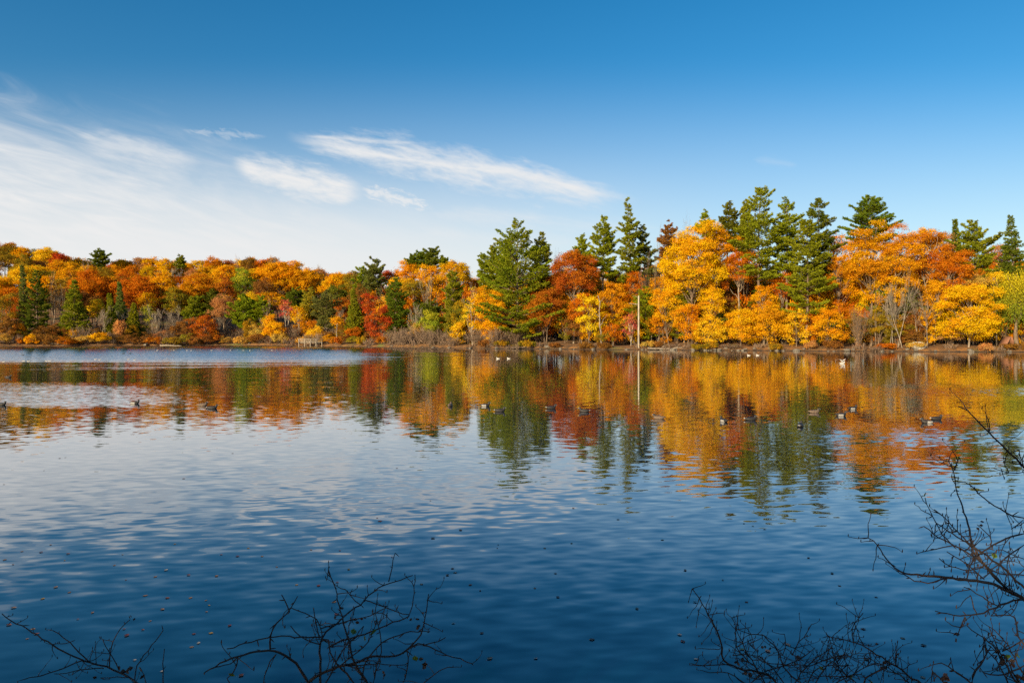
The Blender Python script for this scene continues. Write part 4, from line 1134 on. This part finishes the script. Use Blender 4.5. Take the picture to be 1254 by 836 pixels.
A = lambda pl: crop(0, 660, 4.18, pl)
Bc = lambda pl: crop(250, 660, 3.583, pl)
Cc = lambda pl: crop(820, 640, 4.264, pl)
Dc = lambda pl: crop(1040, 640, 4.266, pl)
Ec = lambda pl: crop(1040, 480, 4.182, pl)
near_shrub('sparse dark shrub with long thin shoots reaching in low over the water', 3.1, .4, [
 (A([(10, 380), (60, 420), (110, 440), (190, 490), (300, 560), (420, 620), (560, 655), (640, 690), (710, 740)]), 1.3, 3.0),
 (A([(90, 725), (180, 705), (250, 685), (340, 650), (420, 620)]), 1.1, 1.8), (A([(300, 688), (430, 665), (530, 658)]), 1.1, 1.6),
 (A([(272, 467), (300, 485), (355, 525), (400, 580), (455, 625)]), 1.1, 1.8), (A([(665, 410), (620, 455), (580, 520), (562, 580), (560, 655)]), 1.1, 1.8),
 (A([(525, 510), (540, 550), (575, 590), (610, 670)]), 1.0, 1.6), (A([(835, 465), (800, 515), (740, 590), (690, 660), (690, 740)]), 1.1, 1.9),
 (A([(515, 708), (640, 708)]), 1.0, 1.3), (A([(842, 560), (835, 640), (835, 742)]), 1.0, 1.8), (A([(725, 670), (740, 700), (750, 742)]), 1.0, 1.6)],
 (-1.45, 2.3, .65), 41, 26, [], [(152, 818, 7), (160, 815, 8), (170, 820, 8), (120, 832, 6), (161, 758, 5)], False)
near_shrub('tangled dark shrub with a few green leaves, rising from the near bank', 3.0, 1.9, [
 (Bc([(0, 585), (80, 540), (150, 510), (240, 490), (310, 487), (360, 510), (410, 550), (460, 634)]), 1.2, 3.4),
 (Bc([(410, 250), (370, 320), (310, 370), (290, 420), (290, 480)]), 1.1, 2.0), (Bc([(340, 243), (350, 270), (375, 318)]), 1.0, 1.4),
 (Bc([(985, 240), (970, 340), (960, 410), (910, 465), (860, 513), (740, 512), (660, 545), (580, 560), (500, 595), (450, 634)]), 1.1, 3.4),
 (Bc([(915, 158), (850, 180), (760, 215), (710, 260), (650, 310), (580, 370), (510, 430), (507, 520), (510, 634)]), 1.1, 2.9), (Bc([(838, 60), (825, 120), (810, 185)]), 1.1, 1.6),
 (Bc([(545, 140), (575, 210), (590, 290), (610, 360), (630, 430), (650, 520), (690, 590), (720, 634)]), 1.2, 2.9),
 (Bc([(480, 300), (490, 370), (505, 430)]), 1.0, 1.5), (Bc([(100, 480), (200, 450), (290, 430), (340, 425), (440, 430), (510, 430)]), 1.0, 1.8),
 (Bc([(380, 380), (430, 440), (505, 460)]), 1.0, 1.4), (Bc([(700, 265), (780, 290), (820, 310), (900, 330)]), 1.4, 1.0),
 (Bc([(925, 155), (920, 240), (905, 340), (830, 365), (770, 390), (700, 420), (600, 440), (550, 470)]), 1.0, 2.0),
 (Bc([(545, 440), (550, 500), (580, 550), (640, 600), (660, 634)]), 1.6, 2.3), (Bc([(890, 490), (900, 560), (870, 634)]), 1.1, 1.8),
 (Bc([(1175, 545), (1090, 515), (1010, 480), (940, 450), (870, 500)]), 1.1, 2.0), (Bc([(1060, 430), (1010, 455), (960, 465)]), 1.0, 1.4),
 (Bc([(750, 320), (770, 400), (780, 480), (760, 560), (740, 634)]), 1.0, 1.7), (Bc([(515, 390), (655, 350), (740, 335), (800, 300)]), 1.5, 1.0),
 (Bc([(1070, 560), (1000, 595), (955, 636)]), 1.0, 1.6), (Bc([(100, 610), (150, 570), (148, 520)]), 1.0, 1.3), (Bc([(260, 636), (275, 550), (315, 505)]), 1.0, 1.4),
 (Bc([(590, 560), (680, 490), (730, 440), (760, 350)]), 1.5, 1.0), (Bc([(530, 634), (600, 500), (650, 440), (700, 380)]), 1.8, 1.0), (Bc([(690, 634), (700, 540), (790, 440), (900, 405), (990, 405)]), 1.9, 1.0),
 (Bc([(560, 560), (760, 545), (880, 550)]), 1.4, 1.0), (Bc([(380, 300), (430, 320), (500, 350), (520, 440)]), 1.0, 1.4), (Bc([(620, 220), (660, 270), (690, 290)]), 1.0, 1.3)],
 (-.72, 2.25, .7), 42, 90, [(433, 773, 9), (457, 775, 12), (446, 781, 9), (508, 806, 9), (283, 826, 8)], [(510, 760, 6), (515, 768, 6), (417, 742, 5), (437, 760, 5), (516, 813, 7), (470, 824, 6)], False)
near_shrub('dense twiggy dark shrub at the water edge in front of the bank', 3.05, 3.3, [
 (Cc([(118, 343), (180, 425), (205, 490), (250, 560), (270, 620), (272, 680), (290, 735), (380, 765), (470, 775), (530, 800), (560, 840)]), 1.1, 3.8),
 (Cc([(135, 740), (210, 745), (290, 738)]), 1.0, 1.5), (Cc([(325, 495), (350, 530), (345, 650), (400, 710), (460, 770)]), 1.0, 1.9),
 (Cc([(360, 558), (430, 580), (500, 590), (550, 640), (585, 690), (580, 740), (640, 800), (690, 840)]), 1.1, 2.4), (Cc([(740, 530), (720, 580), (670, 620), (640, 690)]), 1.0, 1.5),
 (Cc([(415, 630), (460, 660), (470, 730), (580, 740), (680, 745), (760, 740), (840, 700), (915, 690)]), 1.0, 1.6),
 (Cc([(820, 585), (880, 605), (960, 622), (1010, 635), (1080, 680), (1190, 755), (1320, 842)]), 1.1, 2.9), (Cc([(1010, 470), (985, 510), (960, 515), (945, 575), (960, 620)]), 1.0, 1.4),
 (Cc([(960, 515), (990, 590), (1012, 635)]), 1.0, 1.4), (Cc([(1020, 688), (1080, 730), (1130, 750), (1194, 790), (1260, 842)]), 1.0, 1.8),
 (Cc([(1130, 755), (1060, 790), (1010, 800), (1015, 840)]), 1.6, 2.4), (Cc([(850, 650), (740, 720), (700, 760), (650, 840)]), 1.0, 1.9), (Cc([(780, 800), (880, 800), (1000, 790)]), 1.2, 1.2),
 (Cc([(860, 720), (890, 780), (930, 840)]), 1.2, 1.9), (Cc([(230, 780), (300, 770), (400, 840)]), 1.1, 1.8), (Cc([(1180, 680), (1180, 740)]), 1.0, 1.6),
 (Cc([(420, 840), (480, 780), (600, 745), (700, 700), (760, 650)]), 1.9, 1.0), (Cc([(600, 840), (560, 780), (480, 700), (400, 680), (330, 690)]), 1.9, 1.0),
 (Cc([(760, 840), (800, 760), (860, 720), (900, 690)]), 1.8, 1.0), (Cc([(830, 590), (845, 650), (870, 700), (880, 760), (980, 840)]), 1.0, 1.9), (Cc([(720, 840), (740, 770), (830, 740), (960, 745)]), 1.8, 1.0),
 (Cc([(500, 840), (430, 720), (390, 650), (350, 560)]), 2.2, 1.0), (Cc([(600, 580), (620, 640), (590, 690)]), 1.0, 1.2), (Cc([(860, 840), (950, 790), (1040, 750), (1050, 720)]), 1.7, 1.0)],
 (1.25, 2.3, .6), 43, 300, [(1006, 818, 7), (1042, 828, 7), (1067, 835, 8)], [(903, 806, 7), (917, 827, 7), (976, 809, 7), (941, 794, 5), (1084, 817, 6)], False)
near_shrub('largest overhanging dark shrub, its branches sweeping in across the water', 3.0, 5.0, [
 (Dc([(98, 78), (140, 98), (190, 190), (270, 262), (350, 270), (480, 282), (610, 295), (740, 315), (830, 355), (920, 402)]), 1.1, 4.4), (Dc([(285, 268), (340, 300), (400, 318), (510, 288)]), 1.1, 1.4),
 (Ec([(510, 355), (535, 400), (540, 450), (555, 520), (590, 620), (610, 700), (640, 800), (700, 900), (770, 980), (850, 1030), (910, 1062)]), 1.1, 3.6), (Ec([(562, 330), (540, 400)]), 1.0, 1.4),
 (Dc([(390, 18), (440, 65), (520, 95), (600, 150), (680, 190), (740, 255), (830, 350), (920, 410)]), 1.2, 2.8), (Dc([(455, 0), (530, 50), (600, 100), (690, 150), (760, 200), (830, 260), (920, 345)]), 1.1, 2.9),
 (Dc([(400, 147), (480, 125), (540, 118)]), 1.0, 1.3), (Dc([(470, 185), (530, 230), (620, 250), (700, 230)]), 1.0, 1.3), (Dc([(920, 55), (830, 75), (740, 120), (680, 160), (620, 230), (615, 290)]), 2.2, 1.4),
 (Dc([(920, 110), (830, 170), (740, 250), (700, 290)]), 1.8, 1.1), (Dc([(450, 460), (530, 475), (620, 488), (700, 470), (780, 435), (850, 405), (920, 400)]), 1.1, 2.4), (Dc([(568, 580), (580, 530), (605, 490)]), 1.0, 1.4),
 (Dc([(740, 485), (800, 480), (870, 485), (880, 540), (890, 620), (920, 642)]), 1.1, 2.2), (Dc([(600, 335), (680, 370), (740, 420), (790, 440)]), 1.0, 1.5),
 (Dc([(615, 535), (680, 590), (750, 630), (790, 700), (830, 760), (880, 840)]), 1.0, 2.3), (Dc([(730, 540), (760, 620), (800, 700)]), 1.0, 1.5),
 (Dc([(740, 645), (710, 690), (690, 740), (640, 795), (640, 840)]), 1.1, 3.0), (Dc([(480, 730), (540, 765), (600, 800), (640, 840)]), 1.2, 2.0), (Dc([(435, 775), (470, 800), (500, 842)]), 1.0, 1.8),
 (Dc([(510, 150), (570, 190), (620, 215), (700, 290)]), 1.0, 1.5), (Dc([(635, 380), (640, 430), (665, 470)]), 1.0, 1.3), (Dc([(800, 670), (860, 635), (920, 600)]), 1.2, 1.6),
 (Ec([(575, 80), (610, 90), (640, 130), (700, 190), (790, 280), (850, 335), (900, 390)]), 1.2, 2.6), (Ec([(870, 295), (878, 345), (893, 380)]), 1.0, 1.3),
 (Ec([(388, 540), (405, 590), (440, 660), (480, 740), (520, 775)]), 1.0, 1.5), (Ec([(555, 460), (600, 455), (660, 520), (740, 580), (820, 630), (900, 645)]), 1.1, 2.0),
 (Ec([(435, 600), (500, 650), (540, 700), (600, 760), (680, 830)]), 1.0, 1.8), (Ec([(900, 645), (850, 690), (830, 700)]), 1.5, 1.0), (Ec([(670, 690), (740, 745), (720, 800)]), 1.0, 1.3), (Ec([(740, 390), (820, 420), (900, 408)]), 1.0, 1.5),
 (Dc([(800, 140), (880, 180), (920, 190)]), 1.0, 1.4), (Dc([(860, 300), (900, 250), (920, 235)]), 1.0, 1.4), (Dc([(700, 780), (780, 800), (860, 770), (920, 740)]), 1.2, 1.8), (Dc([(760, 560), (830, 640), (870, 720), (920, 800)]), 1.0, 1.7),
 (Dc([(820, 700), (850, 780), (900, 842)]), 1.3, 2.0), (Dc([(640, 130), (700, 230), (800, 270), (920, 275)]), 1.4, 1.8), (Dc([(700, 640), (790, 745), (830, 840)]), 1.0, 1.8)],
 (3.25, 2.5, .5), 44, 200, [(1218, 680, 9), (1234, 803, 8), (1246, 803, 7), (1133, 606, 8)], [(1173, 777, 6), (1201, 644, 5), (1154, 830, 9), (1162, 828, 10), (1228, 808, 9), (1240, 812, 9), (1233, 750, 4), (1223, 800, 8), (1247, 829, 9)], True)

# unseen bank trees added behind the camera to shade the near twigs
for i, (x, y, R, top, z0) in enumerate(((-6.4, -3.6, 2.7, 6.2, .5), (-3.9, -4.4, 2.6, 6.6, .5), (-1.5, -5.2, 2.5, 6.8, .5), (1.3, -5.6, 2.5, 6.8, .6), (-8.8, -4.2, 2.8, 6.4, .6))):
    rg = np.random.default_rng(500 + i)
    t, cr = gen_broadleaf(rg, R, top - z0, z0, .24, M_LEAF, 1.0, M_BARK)
    e = empty('broadleaf_tree', (x, y, float(ground(x, y))), f"unseen tree added behind the viewpoint to shade the twigs, {['second farthest along the bank', 'third farthest along the bank', 'closest to the water', 'set well back', 'farthest along the bank'][i]}", 'tree', 'unseen trees added on the near bank for shade')
    link('trunk', t, e); o = link('crown', cr, e); set_col(o, 'olive')

# ------------------------------------------------------------------ light and sky
SUN_EL = math.radians(15.5); SUN_AZ_X, SUN_AZ_Y = -0.58, -0.81     # direction towards the sun (behind and to one side)
az = math.atan2(SUN_AZ_X, SUN_AZ_Y)
world = bpy.data.worlds.new("World"); scene.world = world; world.use_nodes = True
nt = world.node_tree; nt.nodes.clear(); g = G(nt)
sky = g.node("ShaderNodeTexSky", sky_type='NISHITA'); sky.sun_disc = False
sky.sun_elevation = SUN_EL; sky.sun_rotation = az; sky.altitude = 200; sky.air_density = 1.0; sky.dust_density = 0.6; sky.ozone_density = 2.2
SKY_STRENGTH = 0.09
dirv = g.node("ShaderNodeTexCoord").outputs["Generated"]
dx, dy, dz = g.sep(dirv)
yy = g.m("MAXIMUM", dy, 0.06)
U = g.m("ADD", g.m("MULTIPLY", g.m("DIVIDE", dx, yy), 8.36), 6.27)
Vv = g.m("SUBTRACT", 4.08, g.m("MULTIPLY", g.m("DIVIDE", dz, yy), 8.36))
front = g.ss(dy, 0.06, 0.3)
# fibrous noises, drawn out along the wind
def fib(sx, sy, slope, seed, detail=6.0, rough=0.6, dist=0.0):
    v = g.m("SUBTRACT", Vv, g.m("MULTIPLY", U, slope))
    return g.noise(g.comb(g.m("MULTIPLY", U, sx), g.m("MULTIPLY", v, sy), seed), 1.0, detail, rough, dist)
f1 = fib(2.2, 9.0, .20, 1.0, dist=.4); f2 = fib(.55, 2.6, .30, 5.0, dist=.8); f3 = fib(7.0, 16.0, .25, 9.0, dist=.6)
def streak(u0, u1, v0, v1, th, thn, soft, amt, mid=.6, nf=None):
    """lens-shaped cloud from (u0,v0) to (u1,v1)"""
    t = g.m("DIVIDE", g.m("SUBTRACT", U, u0), (u1 - u0))
    vc = g.m("ADD", g.m("MULTIPLY", t, (v1 - v0)), v0)
    tt = g.m("MULTIPLY", g.m("MAXIMUM", t, 0.0), g.m("MAXIMUM", g.m("SUBTRACT", 1.0, t), 0.0))
    w = g.m("MULTIPLY", g.m("POWER", g.m("MULTIPLY", tt, 4.0), mid), th)
    w = g.m("MAXIMUM", w, 0.0015)
    wv = g.m("ADD", Vv, g.m("MULTIPLY", g.m("SUBTRACT", f2, 0.5), th * 1.6))
    d = g.m("DIVIDE", g.m("ABSOLUTE", g.m("SUBTRACT", wv, vc)), w)
    n = g.m("ADD", g.m("MULTIPLY", g.m("SUBTRACT", nf or f1, 0.5), thn * 1.5), g.m("MULTIPLY", g.m("SUBTRACT", f3, 0.5), thn * .6))
    dens = g.ss(g.m("ADD", g.m("SUBTRACT", 1.0, d), n), -soft * .45, soft * 1.35)
    inside = g.m("MULTIPLY", g.ss(t, 0.0, 0.16), g.ss(t, 1.0, 0.8))
    return g.m("MULTIPLY", g.m("MULTIPLY", dens, inside), amt)
cl = [streak(3.45, 7.9, 1.64, 2.48, .225, 1.15, .95, .95, .5), streak(3.70, 5.2, 1.655, 1.76, .035, .8, .9, .5, .6),
      streak(2.8, 4.5, 2.0, 2.39, .21, 1.4, .9, .97, .6), streak(4.4, 5.35, 2.33, 2.54, .085, 2.6, .9, .75, .7, f3),
      streak(.9, 2.5, 1.66, 2.02, .16, 1.8, 1.0, .5, .8), streak(-.8, 1.3, 2.62, 2.88, .07, 1.4, .9, .55, .5),
      streak(2.2, 3.3, 1.60, 1.66, .05, 2.6, 1.0, .30, .7, f3), streak(5.2, 6.8, 2.60, 2.66, .12, 1.5, 1.3, .35, .8), streak(6.2, 8.2, 2.70, 2.80, .10, 1.5, 1.3, .28, .8),
      streak(9.2, 9.8, 1.95, 2.02, .07, 2.2, 1.3, .12, .8), streak(5.0, 7.3, 2.86, 2.98, .12, 1.5, 1.3, .25, .8)]
edge = g.m("SUBTRACT", Vv, g.m("ADD", 1.02, g.m("MULTIPLY", U, 0.27)))
veil = g.m("MULTIPLY", g.ss(g.m("ADD", edge, g.m("MULTIPLY", g.m("SUBTRACT", f2, .5), 1.3)), -0.25, 1.35), g.m("ADD", 0.30, g.m("ADD", g.m("MULTIPLY", f2, 0.55), g.m("MULTIPLY", g.m("SUBTRACT", fib(.9, 5.5, .26, 14.0, dist=.9), 0.35), 1.15))))
veil = g.m("MULTIPLY", veil, g.m("ADD", g.m("MULTIPLY", g.ss(U, 8.5, 1.5), .9), 0.10))
low = g.m("ADD", g.m("MULTIPLY", g.ss(Vv, 0.6, 3.6), 0.46), g.m("MULTIPLY", g.m("MULTIPLY", g.ss(Vv, 1.7, 3.3), g.ss(U, 9.5, 4.5)), 0.42))
tot = veil
for c_ in cl: tot = g.m("SUBTRACT", 1.0, g.m("MULTIPLY", g.m("SUBTRACT", 1.0, tot), g.m("SUBTRACT", 1.0, c_)))
tot = g.m('SUBTRACT', 1.0, g.m('MULTIPLY', g.m('SUBTRACT', 1.0, tot), g.m('SUBTRACT', 1.0, low)))
tot = g.m("MULTIPLY", g.m("MULTIPLY", tot, front), g.ss(dz, -.02, .02))
hs = g.node("ShaderNodeHueSaturation"); g.put(hs.inputs["Color"], sky.outputs[0]); hs.inputs["Saturation"].default_value = 1.42
hs.inputs["Hue"].default_value = 0.4965
ccol = 0.53 / SKY_STRENGTH
mixed = g.mix(tot, hs.outputs[0], (ccol * 1.0, ccol * 1.0, ccol * 1.0))
bg = g.node("ShaderNodeBackground"); g.put(bg.inputs[0], mixed); bg.inputs[1].default_value = SKY_STRENGTH
ow = g.node("ShaderNodeOutputWorld"); g.put(ow.inputs[0], bg.outputs[0])

sun = bpy.data.lights.new("sun", 'SUN'); sun.energy = 5.0; sun.angle = math.radians(.53); sun.color = (1.0, 0.79, 0.48)
so = bpy.data.objects.new("sun", sun); col.objects.link(so)
import mathutils
hv = math.hypot(SUN_AZ_X, SUN_AZ_Y)
S = mathutils.Vector((SUN_AZ_X / hv * math.cos(SUN_EL), SUN_AZ_Y / hv * math.cos(SUN_EL), math.sin(SUN_EL)))
so.rotation_euler = S.to_track_quat('Z', 'Y').to_euler(); so.location = (0, 0, 60)

# ------------------------------------------------------------------ camera
cam = bpy.data.cameras.new("camera"); cam.lens = 24.0; cam.sensor_width = 36.0; cam.clip_end = 8000; cam.clip_start = .05
cam.shift_y = -(418.0 - HZ) / 1254.0
co = bpy.data.objects.new("camera", cam); col.objects.link(co)
co.location = (0, 0, EYE); co.rotation_euler = (math.radians(90), 0, 0)
scene.camera = co
vs = scene.view_settings; vs.view_transform = 'Standard'; vs.look = 'None'; vs.gamma = 1.0; vs.exposure = 0.68; vs.use_curve_mapping = False
scene.cycles.max_bounces = 5; scene.cycles.diffuse_bounces = 2; scene.cycles.glossy_bounces = 2; scene.cycles.transmission_bounces = 2
scene.cycles.use_denoising = False
scene.cycles.sample_clamp_indirect = 4.0
print("TREES", N_TREES)
